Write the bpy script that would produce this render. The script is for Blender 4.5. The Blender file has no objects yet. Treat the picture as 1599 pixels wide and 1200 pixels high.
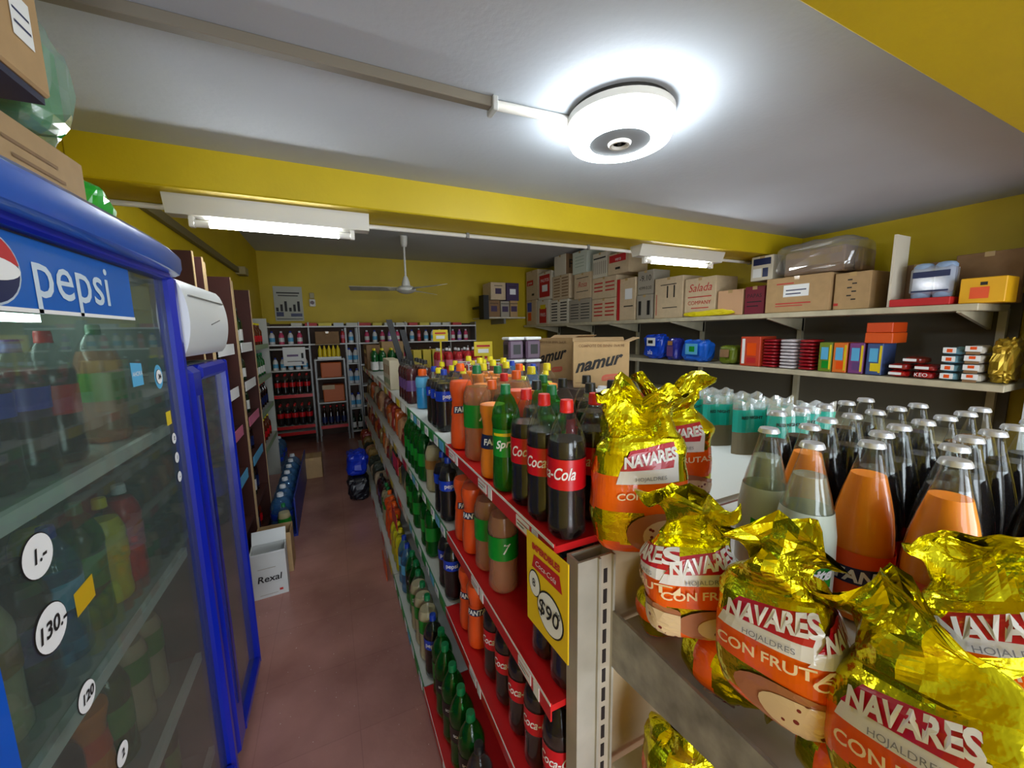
import bpy, bmesh, math, random
from mathutils import Vector, Matrix, noise
rnd = random.Random(7)
PI = math.pi
SC = bpy.context.scene
COL = SC.collection

# ------------------------------------------------------------------ camera
EYE = 1.7
cd = bpy.data.cameras.new('camera'); cam = bpy.data.objects.new('camera', cd); COL.objects.link(cam)
cd.sensor_fit = 'HORIZONTAL'; cd.sensor_width = 36.0; cd.lens = 600.0 / 1599 * 36.0
cd.clip_start = 0.02; cd.clip_end = 60
cam.matrix_world = Matrix(((0.904197, 0.071892, -0.421021, 0), (-0.426814, 0.115113, -0.896983, 0), (-0.016021, 0.990747, 0.134769, EYE), (0, 0, 0, 1)))
SC.camera = cam
SC.view_settings.view_transform = 'Standard'; SC.view_settings.look = 'None'
SC.view_settings.gamma = 1.0; SC.view_settings.use_curve_mapping = False
SC.view_settings.exposure = 0.66
SC.cycles.transparent_max_bounces = 40
SC.cycles.max_bounces = 8
SC.cycles.caustics_reflective = False; SC.cycles.caustics_refractive = False
SC.cycles.sample_clamp_indirect = 6.0
w = bpy.data.worlds.new('world'); SC.world = w; w.use_nodes = True
w.node_tree.nodes['Background'].inputs[0].default_value = (0.75, 0.85, 1.0, 1)
w.node_tree.nodes['Background'].inputs[1].default_value = 1.0      # daylight from behind, let in by openings added to the unseen shop front
LAMP_E, TUBE_E = 26.0, 42.0

# ------------------------------------------------------------------ materials
def s2l(c):
    return tuple(((v / 255.0) / 12.92 if v / 255.0 <= 0.04045 else ((v / 255.0 + 0.055) / 1.055) ** 2.4) for v in c)
MATS = {}
def mat(name, rgb, rough=0.5, metal=0.0, nscale=0, namt=0.0, bump=0.0, bscale=60, coat=0.0, trans=0.0, sss=0.0):
    if name in MATS: return MATS[name]
    m = bpy.data.materials.new(name); m.use_nodes = True; nt = m.node_tree
    b = nt.nodes['Principled BSDF']; c = s2l(rgb)
    b.inputs['Base Color'].default_value = (*c, 1); b.inputs['Roughness'].default_value = rough; b.inputs['Metallic'].default_value = metal
    b.inputs['Coat Weight'].default_value = coat; b.inputs['Transmission Weight'].default_value = trans
    if sss: b.inputs['Subsurface Weight'].default_value = sss; b.inputs['Subsurface Radius'].default_value = (0.02, 0.012, 0.006)
    tc = nt.nodes.new('ShaderNodeTexCoord')
    if namt:
        n = nt.nodes.new('ShaderNodeTexNoise'); n.inputs['Scale'].default_value = nscale; n.inputs['Detail'].default_value = 5
        nt.links.new(tc.outputs['Object'], n.inputs['Vector'])
        r = nt.nodes.new('ShaderNodeMapRange'); r.inputs[1].default_value = 0.3; r.inputs[2].default_value = 0.7
        r.inputs[3].default_value = 1 - namt; r.inputs[4].default_value = 1 + namt * 0.4
        nt.links.new(n.outputs[0], r.inputs[0])
        x = nt.nodes.new('ShaderNodeVectorMath'); x.operation = 'SCALE'; x.inputs[0].default_value = c
        nt.links.new(r.outputs[0], x.inputs['Scale']); nt.links.new(x.outputs[0], b.inputs['Base Color'])
    if bump:
        n2 = nt.nodes.new('ShaderNodeTexNoise'); n2.inputs['Scale'].default_value = bscale; n2.inputs['Detail'].default_value = 4
        nt.links.new(tc.outputs['Object'], n2.inputs['Vector'])
        bp = nt.nodes.new('ShaderNodeBump'); bp.inputs['Strength'].default_value = bump; bp.inputs['Distance'].default_value = 0.01
        nt.links.new(n2.outputs[0], bp.inputs['Height']); nt.links.new(bp.outputs[0], b.inputs['Normal'])
    MATS[name] = m; return m
def clear(name, rgb, gloss=0.25, rough=0.03, haze=0.0, hazergb=(255, 255, 255)):
    """thin clear wall of plastic or glass: see-through with a glossy coat, a little haze"""
    if name in MATS: return MATS[name]
    m = bpy.data.materials.new(name); m.use_nodes = True; nt = m.node_tree; nt.nodes.remove(nt.nodes['Principled BSDF'])
    out = nt.nodes['Material Output']
    t = nt.nodes.new('ShaderNodeBsdfTransparent'); t.inputs[0].default_value = (*[v / 255.0 for v in rgb], 1)
    g = nt.nodes.new('ShaderNodeBsdfGlossy'); g.inputs['Roughness'].default_value = rough
    lw = nt.nodes.new('ShaderNodeLayerWeight'); lw.inputs[0].default_value = .5
    pw = nt.nodes.new('ShaderNodeMath'); pw.operation = 'POWER'; pw.inputs[1].default_value = 3.5; nt.links.new(lw.outputs['Facing'], pw.inputs[0])
    ma = nt.nodes.new('ShaderNodeMath'); ma.operation = 'MULTIPLY_ADD'; ma.inputs[1].default_value = .75; ma.inputs[2].default_value = gloss * .3; nt.links.new(pw.outputs[0], ma.inputs[0])
    mx = nt.nodes.new('ShaderNodeMixShader'); nt.links.new(ma.outputs[0], mx.inputs[0])
    if haze:
        d = nt.nodes.new('ShaderNodeBsdfDiffuse'); d.inputs[0].default_value = (*s2l(hazergb), 1)
        m2 = nt.nodes.new('ShaderNodeMixShader'); m2.inputs[0].default_value = haze
        nt.links.new(t.outputs[0], m2.inputs[1]); nt.links.new(d.outputs[0], m2.inputs[2]); nt.links.new(m2.outputs[0], mx.inputs[1])
    else: nt.links.new(t.outputs[0], mx.inputs[1])
    nt.links.new(g.outputs[0], mx.inputs[2]); nt.links.new(mx.outputs[0], out.inputs[0])
    MATS[name] = m; return m
def glow(name, rgb, e):
    if name in MATS: return MATS[name]
    m = bpy.data.materials.new(name); m.use_nodes = True; b = m.node_tree.nodes['Principled BSDF']
    b.inputs['Base Color'].default_value = (0.9, 0.9, 0.9, 1); b.inputs['Emission Color'].default_value = (*rgb, 1); b.inputs['Emission Strength'].default_value = e
    MATS[name] = m; return m

WHITE = mat('white_paint', (225, 222, 214), 0.45)
YELLOW = mat('yellow_wall', (194, 168, 0), 0.55, nscale=3, namt=0.08, bump=0.1, bscale=40)
CEIL = mat('ceiling_plaster', (184, 190, 198), 0.85, bump=0.10, bscale=45, nscale=2, namt=0.05)
CREAM = mat('cream_metal', (196, 190, 172), 0.4, nscale=14, namt=0.2)
RED = mat('red_shelf', (205, 22, 26), 0.35)
BLUE = mat('blue_fridge', (8, 32, 158), 0.3, coat=0.3)
CROWN = mat('blue_crown', (40, 92, 190), 0.3, coat=0.6)
WOOD = mat('red_brown_wood', (64, 22, 11), 0.75, nscale=6, namt=0.25)
BEIGE = mat('chipboard_edge', (205, 175, 130), 0.6)
GREY = mat('grey_metal', (130, 130, 128), 0.4, metal=0.3)
DARK = mat('dark_grey', (38, 36, 34), 0.5)
BLACK = mat('black_plastic', (12, 12, 14), 0.6)
CHROME = mat('wire', (200, 202, 205), 0.25, metal=0.9)
KRAFT = mat('kraft_board', (178, 146, 102), 0.8, nscale=20, namt=0.08)
KRAFT2 = mat('pale_board', (206, 184, 150), 0.8, nscale=20, namt=0.08)
KRAFT3 = mat('brown_board', (138, 106, 72), 0.8, nscale=20, namt=0.1)
TAPE = mat('packing_tape', (190, 160, 110), 0.15)
PAPER = mat('white_paper', (238, 240, 240), 0.6)
INK = mat('black_ink', (25, 22, 22), 0.6)
REDINK = mat('red_ink', (190, 40, 36), 0.6)
FOILG = mat('gold_foil', (214, 204, 22), 0.17, metal=0.92, bump=0.6, bscale=22)
ORANGEF = mat('orange_film', (240, 96, 12), 0.22, coat=0.5, bump=0.3, bscale=25)
LOGO = mat('logo_red', (190, 14, 40), 0.3, coat=0.4)
LOGOW = mat('logo_white', (232, 230, 232), 0.3, coat=0.4)
COLA = mat('cola', (14, 5, 6), 0.18); COLA2 = mat('cola_glass', (16, 8, 10), 0.12)
ORANGE = mat('orange_soda', (255, 140, 0), 0.45); ORANGE2 = mat('deep_orange_soda', (252, 88, 0), 0.45)
PEACH = None; BLUEJ = mat('blue_sport_drink', (20, 150, 222), 0.3, coat=0.5)
LIME = clear('lime_soda', (170, 190, 80), .05, .1, .30, (150, 170, 40)); MILKY = mat('cloudy_juice', (190, 178, 140), 0.4)
PET = clear('clear_plastic', (246, 249, 248), 0.06, 0.05, 0.01)
PEACH = clear('grapefruit_soda', (238, 196, 168), .05, .1, .40, (224, 158, 118))
PETG = clear('green_plastic', (70, 190, 90), 0.12, 0.05, 0.14, (20, 150, 50))
GLASS = clear('clear_glass', (240, 245, 243), 0.07, 0.03, 0.008)
GREENB = mat('green_bottle', (14, 88, 38), 0.12, coat=0.6); DGREEN = mat('dark_green_glass', (12, 40, 20), 0.08, coat=0.6)
WATERB = clear('blue_water_jug', (150, 195, 225), 0.15, 0.08, 0.25, (90, 150, 200))
CAPS = {'red': mat('cap_red', (214, 24, 22), 0.35), 'green': mat('cap_green', (10, 120, 66), 0.35), 'orange': mat('cap_orange', (240, 96, 14), 0.35),
        'yellow': mat('cap_yellow', (232, 214, 20), 0.35), 'black': mat('cap_black', (24, 26, 28), 0.35), 'blue': mat('cap_blue', (24, 60, 170), 0.35),
        'white': mat('cap_white', (222, 226, 232), 0.35), 'crown': mat('crown_cap', (205, 208, 216), 0.3, metal=0.5)}
LBL = {'red': mat('label_red', (200, 16, 28), 0.3), 'green': mat('label_green', (20, 140, 40), 0.3), 'blue': mat('label_blue', (20, 62, 190), 0.3),
       'silver': mat('label_frosted', (186, 196, 184), 0.35), 'orange': mat('label_orange', (236, 84, 14), 0.35), 'white': mat('label_white', (226, 226, 222), 0.4),
       'yellow': mat('label_yellow', (226, 200, 24), 0.4), 'navy': mat('label_navy', (14, 30, 80), 0.4), 'tan': mat('label_tan', (168, 120, 60), 0.5),
       'sky': mat('label_sky', (92, 176, 220), 0.4), 'purple': mat('label_purple', (96, 66, 120), 0.4), 'pink': mat('label_pink', (216, 120, 150), 0.4), 'black': mat('label_black', (22, 20, 22), 0.4)}

# ------------------------------------------------------------------ mesh helpers
class MB:
    def __init__(s): s.v = []; s.f = []; s.m = []; s.mats = []
    def mi(s, m):
        if m not in s.mats: s.mats.append(m)
        return s.mats.index(m)
    def add(s, vs, fs, m):
        o = len(s.v); s.v += [tuple(v) for v in vs]; k = s.mi(m)
        for f in fs: s.f.append([i + o for i in f]); s.m.append(k)
        return s
    def box(s, x0, x1, y0, y1, z0, z1, m, bev=0.0):
        b = min(bev, (x1 - x0) / 2.1, (y1 - y0) / 2.1, (z1 - z0) / 2.1)
        if b <= 0:
            vs = [(x, y, z) for x in (x0, x1) for y in (y0, y1) for z in (z0, z1)]
            return s.add(vs, [(0, 1, 3, 2), (4, 6, 7, 5), (0, 4, 5, 1), (2, 3, 7, 6), (0, 2, 6, 4), (1, 5, 7, 3)], m)
        vs = []; idx = {}
        X = (x0, x1); Y = (y0, y1); Z = (z0, z1)
        for i in (0, 1):
            for j in (0, 1):
                for k in (0, 1):
                    sx, sy, sz = (1, -1)[i], (1, -1)[j], (1, -1)[k]
                    for a in range(3):
                        p = [X[i] + sx * b, Y[j] + sy * b, Z[k] + sz * b]
                        p[a] = (X[i], Y[j], Z[k])[a]
                        idx[i, j, k, a] = len(vs); vs.append(p)
        F = []
        for i in (0, 1):
            q = [idx[i, 0, 0, 0], idx[i, 1, 0, 0], idx[i, 1, 1, 0], idx[i, 0, 1, 0]]; F.append(q if i else q[::-1])
            q = [idx[0, i, 0, 1], idx[1, i, 0, 1], idx[1, i, 1, 1], idx[0, i, 1, 1]]; F.append(q if not i else q[::-1])
            q = [idx[0, 0, i, 2], idx[1, 0, i, 2], idx[1, 1, i, 2], idx[0, 1, i, 2]]; F.append(q if i else q[::-1])
        for a, b_ in ((0, 1), (0, 2), (1, 2)):
            c = 3 - a - b_
            for p in (0, 1):
                for q in (0, 1):
                    def K(t, u, ax):
                        r = [0, 0, 0]; r[a] = p; r[b_] = q; r[c] = t; return idx[r[0], r[1], r[2], ax]
                    F.append([K(0, 0, a), K(1, 0, a), K(1, 0, b_), K(0, 0, b_)])
        for i in (0, 1):
            for j in (0, 1):
                for k in (0, 1): F.append([idx[i, j, k, 0], idx[i, j, k, 1], idx[i, j, k, 2]])
        return s.add(vs, F, m)
    def lathe(s, prof, m, n=24, c=(0, 0, 0), caps=True):
        vs = []; fs = []
        for r, z in prof:
            for i in range(n): a = 2 * PI * i / n; vs.append((c[0] + r * math.cos(a), c[1] + r * math.sin(a), c[2] + z))
        for k in range(len(prof) - 1):
            for i in range(n): j = (i + 1) % n; fs.append((k * n + i, k * n + j, (k + 1) * n + j, (k + 1) * n + i))
        if caps: fs.append(tuple(range(n - 1, -1, -1))); fs.append(tuple((len(prof) - 1) * n + i for i in range(n)))
        return s.add(vs, fs, m)
    def tube(s, p0, p1, r, m, n=10, r1=None):
        p0 = Vector(p0); p1 = Vector(p1); d = (p1 - p0).normalized(); u = d.orthogonal().normalized(); v = d.cross(u); r1 = r if r1 is None else r1
        vs = [p + (u * math.cos(2 * PI * i / n) + v * math.sin(2 * PI * i / n)) * rr for p, rr in ((p0, r), (p1, r1)) for i in range(n)]
        fs = [(i, (i + 1) % n, n + (i + 1) % n, n + i) for i in range(n)] + [tuple(range(n - 1, -1, -1)), tuple(range(n, 2 * n))]
        return s.add(vs, fs, m)
    def prism(s, pts, z0, z1, m):
        n = len(pts); vs = [(x, y, z0) for x, y in pts] + [(x, y, z1) for x, y in pts]
        return s.add(vs, [tuple(range(n - 1, -1, -1)), tuple(range(n, 2 * n))] + [(i, (i + 1) % n, n + (i + 1) % n, n + i) for i in range(n)], m)
    def mesh(s, name, smooth=False):
        me = bpy.data.meshes.new(name); me.from_pydata(s.v, [], s.f)
        for m in s.mats: me.materials.append(m)
        me.polygons.foreach_set('material_index', s.m)
        bm = bmesh.new(); bm.from_mesh(me); bmesh.ops.recalc_face_normals(bm, faces=bm.faces); bm.to_mesh(me); bm.free()
        if smooth:
            me.polygons.foreach_set('use_smooth', [True] * len(me.polygons))
            try: me.set_sharp_from_angle(angle=math.radians(38))
            except Exception: pass
        me.update(); return me
def link(name, me, parent=None, label=None):
    o = bpy.data.objects.new(name, me); COL.objects.link(o)
    if parent is not None: o.parent = parent
    if label: o['label'] = label
    return o
def part(name, mb, parent, smooth=False, label=None): return link(name, mb.mesh(name, smooth), parent, label)
def tag(o, label, cat, group=None):
    o['label'] = label; o['category'] = cat
    if group: o['group'] = group
    return o
def thing(name, label, cat, loc=(0, 0, 0), rz=0.0, group=None, rot=None):
    o = bpy.data.objects.new(name, None); COL.objects.link(o); o.empty_display_size = 0.05
    o.location = loc; o.rotation_euler = rot if rot else (0, 0, rz)
    return tag(o, label, cat, group)
def single(name, mb, label, cat, group=None, smooth=False, loc=(0, 0, 0), rz=0):
    o = link(name, mb.mesh(name, smooth)); o.location = loc; o.rotation_euler = (0, 0, rz); return tag(o, label, cat, group)
def struct(name, mb): o = link(name, mb.mesh(name)); o['kind'] = 'structure'; return o

TXT = {}
def text2d(s, size, shear=0.0, bold=0.0, squeeze=1.0):
    key = (s, size, shear, bold, squeeze)
    if key in TXT: return TXT[key]
    cu = bpy.data.curves.new('t', 'FONT'); cu.body = s; cu.size = size; cu.shear = shear; cu.offset = bold; cu.align_x = 'CENTER'; cu.align_y = 'CENTER'
    cu.resolution_u = 3
    o = bpy.data.objects.new('t', cu); COL.objects.link(o)
    me = bpy.data.meshes.new_from_object(o)
    r = ([(v.co.x * squeeze, v.co.y) for v in me.vertices], [tuple(p.vertices) for p in me.polygons])
    bpy.data.objects.remove(o); bpy.data.curves.remove(cu); bpy.data.meshes.remove(me)
    TXT[key] = r; return r
def wraptext(name, s, size, surf, m, parent, shear=0.0, bold=0.0, squeeze=1.0, label=None, cx=0, cy=0, slope=0.0):
    vs, fs = text2d(s, size, shear, bold, squeeze)
    mb = MB(); mb.add([surf(cx + x, cy + y + slope * x) for x, y in vs], fs, m); me = bpy.data.meshes.new(name)
    me.from_pydata(mb.v, [], mb.f); me.materials.append(m); me.update()
    return link(name, me, parent, label) if parent is not None else me
def patch(surf, corners, m, nx=6, ny=4):
    a, b, c, d = corners; mb = MB(); vs = []; fs = []
    for j in range(ny + 1):
        for i in range(nx + 1):
            s, t = i / nx, j / ny
            u = (a[0] * (1 - s) + b[0] * s) * (1 - t) + (d[0] * (1 - s) + c[0] * s) * t; v = (a[1] * (1 - s) + b[1] * s) * (1 - t) + (d[1] * (1 - s) + c[1] * s) * t
            vs.append(surf(u, v))
    for j in range(ny):
        for i in range(nx): q = j * (nx + 1) + i; fs.append((q, q + 1, q + nx + 2, q + nx + 1))
    return mb.add(vs, fs, m)
def plane(o, r, u, off=0.0015):
    o = Vector(o); r = Vector(r).normalized(); u = Vector(u).normalized(); n = r.cross(u)
    return lambda x, y, k=1.0: o + r * x + u * y + n * off * k
def up2(surf, d=2.0): return lambda x, y: surf(x, y, d)

# ------------------------------------------------------------------ bottles
def P(*a): return list(a)
SHAPES = {
 'pet': [(.55, 0), (.85, .006), (1, .04), (1, .12), (.95, .17), (.96, .36), (.96, .6), (1, .64), (.95, .71), (.72, .81), (.45, .885), (.32, .925), (.32, .95)],
 'slim': [(.55, 0), (.9, .01), (1, .05), (.98, .2), (.9, .4), (.93, .6), (1, .68), (.9, .77), (.6, .87), (.32, .925), (.32, .95)],
 'waist': [(.6, 0), (.92, .012), (1, .06), (1, .2), (.88, .38), (.76, .52), (.82, .6), (.98, .7), (.95, .77), (.68, .86), (.36, .925), (.33, .95)],
 'glass': [(.7, 0), (.97, .015), (1, .05), (1, .42), (.97, .5), (.88, .6), (.73, .7), (.55, .8), (.41, .88), (.33, .935), (.36, .95), (.36, .965)],
 'sport': [(.7, 0), (.98, .02), (1, .08), (.97, .14), (1, .2), (1, .5), (.94, .56), (1, .62), (1, .76), (.8, .84), (.55, .87), (.55, .89)],
 'wine': [(.8, 0), (1, .01), (1, .05), (1, .6), (.85, .68), (.42, .76), (.36, .82), (.34, .95), (.38, .96)],
 'jug': [(.85, 0), (1, .02), (1, .14), (.94, .17), (1, .2), (1, .32), (.94, .35), (1, .38), (1, .5), (.94, .53), (1, .56), (1, .66), (.8, .8), (.4, .9), (.26, .92), (.26, .95)],
 'milk': [(.9, 0), (1, .02), (1, .6), (.9, .7), (.5, .85), (.4, .9), (.4, .93)],
 'jar': [(.92, 0), (1, .03), (1, .72), (.85, .8), (.85, .84)],
}
#  kind: shape, h, r, shell, drink, fill, cap, cap radius factor, label(z0,z1,mat), text
K = {
 'cola':   ('pet', .33, .047, PET, COLA, .72, 'red', .34, (.38, .60, 'red'), ('Coca-Cola', .040, 'white', .35)),
 'colax':  ('pet', .33, .047, PET, COLA, .74, 'black', .34, (.38, .60, 'red'), None),
 'colad':  ('pet', .31, .047, PET, COLA, .78, 'blue', .34, (.50, .66, 'blue'), ('pepsi', .03, 'white', 0)),
 'orange': ('waist', .35, .05, PET, ORANGE2, .80, 'orange', .34, (.40, .55, 'orange'), ('FANTA', .032, 'white', .1)),
 'orangy': ('waist', .35, .05, PET, ORANGE, .74, 'yellow', .34, (.40, .55, 'orange'), None),
 'orangp': ('waist', .33, .046, PET, ORANGE, .76, 'orange', .34, (.32, .46, 'navy'), ('FANTA', .03, 'white', .1)),
 'lime':   ('slim', .33, .045, PETG, LIME, .70, 'green', .34, (.34, .60, 'green'), ('Sprite', .034, 'white', .25)),
 'grape':  ('pet', .35, .055, PET, PEACH, .78, 'green', .3, (.36, .60, 'green'), ('7', .05, 'white', .2)),
 'citrus': ('pet', .34, .05, PET, MILKY, .78, 'green', .3, (.45, .66, 'green'), ('Sprite', .03, 'white', .2)),
 'tonic':  ('pet', .33, .048, PETG, None, 0, 'green', .34, (.40, .58, 'black'), ('SCHWEPPES', .014, 'white', 0)),
 'greeng': ('pet', .32, .047, PETG, GREENB, .78, 'green', .34, (.30, .55, 'green'), None),
 'greenw': ('pet', .30, .048, GREENB, None, 0, 'yellow', .36, (.06, .42, 'white'), None),
 'sport':  ('sport', .245, .043, PET, BLUEJ, .80, 'orange', .62, (.55, .80, 'sky'), None),
 'tan':    ('pet', .32, .048, PET, MILKY, .80, 'white', .34, (.42, .58, 'tan'), None),
 'water':  ('pet', .32, .045, WATERB, None, 0, 'blue', .34, (.4, .6, 'sky'), None),
 'yellow': ('pet', .30, .045, PET, mat('yellow_soda', (222, 214, 20), .3), .8, 'yellow', .34, (.4, .58, 'yellow'), None),
 'darkred':('slim', .30, .045, PET, mat('dark_red_drink', (70, 12, 18), .25), .82, 'black', .36, (.3, .55, 'purple'), None),
 'redf':   ('slim', .30, .045, PET, mat('red_drink', (205, 34, 44), .3), .86, 'white', .36, (.35, .58, 'pink'), None),
 'gsprite':('glass', .31, .0425, GLASS, clear('lemon_soda', (214, 222, 206), .15, .05, .30, (200, 208, 184)), .80, 'crown', .39, (.12, .62, 'silver'), ('Sprite', .034, 'white', .3)),
 'gorange':('glass', .31, .0425, GLASS, ORANGE, .80, 'crown', .39, (.14, .40, 'orange'), ('FANTA', .034, 'white', .1)),
 'gcola':  ('glass', .31, .0425, GLASS, COLA2, .76, 'crown', .39, (.16, .38, 'red'), None),
 'wine':   ('wine', .31, .038, DGREEN, None, 0, 'black', .4, (.12, .42, 'white'), None),
 'winer':  ('wine', .31, .038, mat('dark_wine', (26, 8, 10), .1, coat=.6), None, 0, 'red', .4, (.12, .42, 'navy'), None),
 'wineg':  ('wine', .29, .038, GREENB, None, 0, 'green', .4, (.12, .42, 'white'), None),
 'amber':  ('wine', .28, .038, mat('amber_bottle', (96, 36, 14), .1, coat=.6), None, 0, 'yellow', .4, (.15, .42, 'red'), None),
 'jug':    ('jug', .34, .085, WATERB, None, 0, 'white', .3, (.36, .52, 'blue'), None),
 'milk':   ('milk', .24, .045, mat('white_plastic', (222, 222, 224), .35), None, 0, 'blue', .45, (.2, .5, 'sky'), None),
 'pink':   ('milk', .24, .045, mat('pink_plastic', (210, 70, 110), .35), None, 0, 'white', .45, (.2, .5, 'white'), None),
 'lilac':  ('milk', .24, .045, mat('lilac_plastic', (150, 110, 190), .35), None, 0, 'pink', .45, (.2, .5, 'white'), None),
 'jar':    ('jar', .13, .04, GLASS, mat('olive_fill', (120, 110, 40), .4), .68, 'white', .9, (.15, .5, 'white'), None),
}
CAPS['pink'] = mat('cap_pink', (226, 120, 160), .35)
BM = {}
def rad(shape, z, h, R):
    z = z / h
    for (r0, z0), (r1, z1) in zip(shape, shape[1:]):
        if z0 <= z <= z1: return R * (r0 + (r1 - r0) * (z - z0) / max(1e-6, z1 - z0))
    return R * shape[-1][0]
def bottle_meshes(kind, n):
    if (kind, n) in BM: return BM[kind, n]
    shp, h, R, shell, drink, fill, cap, cr, lab, txt = K[kind]; S = SHAPES[shp]; out = []
    top = S[-1][1]
    body = MB().lathe([(r * R, z * h) for r, z in S], shell, n)
    if shell in (PET, PETG) and n > 20:      # petal base grooves pressed into the foot
        vs = []
        for x, y, z in body.v:
            if z < h * .05:
                a = math.atan2(y, x); k = 1 - .10 * (0.5 + 0.5 * math.cos(5 * a)); vs.append((x * k, y * k, z))
            else: vs.append((x, y, z))
        body.v = vs
    out.append(('body', body.mesh('bottle_body', True), 0))
    if drink is not None:
        pr = [(r * R * .95, max(z * h, .002)) for r, z in S if z < fill] + [(rad(S, fill * h, h, R) * .95, fill * h)]
        out.append(('drink', MB().lathe(pr, drink, n).mesh('drink', True), 0))
    c = MB(); rc = R * cr; zt = top * h
    if cap == 'crown':
        nn = max(n, 21); pr = []
        c.lathe([(rc * 1.04, zt - .005), (rc * 1.02, zt - .001), (rc * .9, zt + .003), (rc * .5, zt + .0042)], CAPS[cap], nn)
        c.v = [(x * (1 + .05 * (math.atan2(y, x) * 21 / PI % 2 > 1)), y * (1 + .05 * (math.atan2(y, x) * 21 / PI % 2 > 1)), z) if z < zt - .004 else (x, y, z) for x, y, z in c.v]
    else:
        c.lathe([(rc, zt - .013), (rc * 1.04, zt - .012), (rc * 1.04, zt - .008), (rc, zt - .007), (rc, zt + .008), (rc * .9, h)], CAPS[cap], max(12, n // 2))
    out.append(('cap', c.mesh('cap', True), 0))
    z0, z1, lc = lab; pr = [(rad(S, (z0 + (z1 - z0) * k / 4) * h, h, R) * 1.012 + .0004, (z0 + (z1 - z0) * k / 4) * h) for k in range(5)]
    L = MB().lathe(pr, LBL[lc], n, caps=False)
    if kind == 'gsprite': pass
    out.append(('label', L.mesh('label', True), 1))
    def surf(x, y, k=1.0):
        rr = rad(S, y, h, R) * 1.012 + .0012 * k; a = x / rr; return (rr * math.sin(a), -rr * math.cos(a), y)
    if txt and n > 20:
        cy = (z0 + z1) / 2 * h
        if kind == 'gsprite':
            out.append(('label_print', patch(surf, [(-.012, cy - .035), (.055, cy - .040), (.055, cy + .006), (-.012, cy + .022)], LBL['green'], 8, 4).mesh('label_print'), 2))
            out.append(('label_print', patch(up2(surf), [(.005, cy + .008), (.03, cy - .002), (.058, cy + .004), (.03, cy + .016)], LBL['yellow'], 6, 3).mesh('label_print'), 2))
            out.append(('lettering', wraptext('lettering', txt[0], .026, up2(surf, 2.5), PAPER, None, txt[3], .001, cx=.022, cy=cy - .022, slope=.25), 2))
        elif kind in ('gorange', 'orange', 'orangp'):
            out.append(('label_print', patch(surf, [(-.05, cy - .016), (.05, cy - .008), (.052, cy + .022), (-.048, cy + .012)], LBL['navy'], 10, 3).mesh('label_print'), 2))
            out.append(('lettering', wraptext('lettering', txt[0], .028, up2(surf, 2.5), PAPER, None, txt[3], .001, cy=cy + .002, slope=.08), 2))
        elif kind == 'lime':
            out.append(('label_print', patch(surf, [(-.05, cy + .022), (.05, cy + .022), (.05, cy + .034), (-.05, cy + .030)], LBL['yellow'], 8, 2).mesh('label_print'), 2))
            out.append(('lettering', wraptext('lettering', txt[0], txt[1], surf, PAPER, None, txt[3], .001, cy=cy, slope=.2), 2))
        elif kind == 'cola':
            out.append(('lettering', wraptext('lettering', txt[0], txt[1], surf, PAPER, None, txt[3], .0006, .72, cy=cy, slope=.04), 2))
        else:
            out.append(('lettering', wraptext('lettering', txt[0], txt[1], surf, PAPER, None, txt[3], .0005, cy=cy), 2))
    BM[kind, n] = out; return out
def bottle(kind, x, y, z, label, group=None, n=24, turn=None, name='soda_bottle', cap=None, s=1.0, cat='bottle', rot=None):
    face = math.atan2(-x, y)
    o = thing(name, label, cat, (x, y, z + .0012), face + (turn if turn is not None else rnd.uniform(-.5, .5)), group, rot)
    o.scale = (s, s, s); lab = None
    for nm, me, lvl in bottle_meshes(kind, n):
        c = link({'body': 'bottle_body'}.get(nm, nm), me, lab if lvl == 2 else o)
        if nm == 'label': lab = c
        if nm == 'cap' and cap:
            c.data = me.copy(); c.data.materials[0] = CAPS[cap]
    return o
fc = lambda x, y: math.atan2(-x, y)
R2 = math.radians
ORD = ['nearest', 'second nearest', 'third nearest', 'fourth nearest', 'fifth nearest', 'sixth nearest', 'seventh nearest', 'eighth nearest', 'ninth nearest', 'tenth nearest', 'eleventh nearest', 'twelfth nearest']

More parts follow.
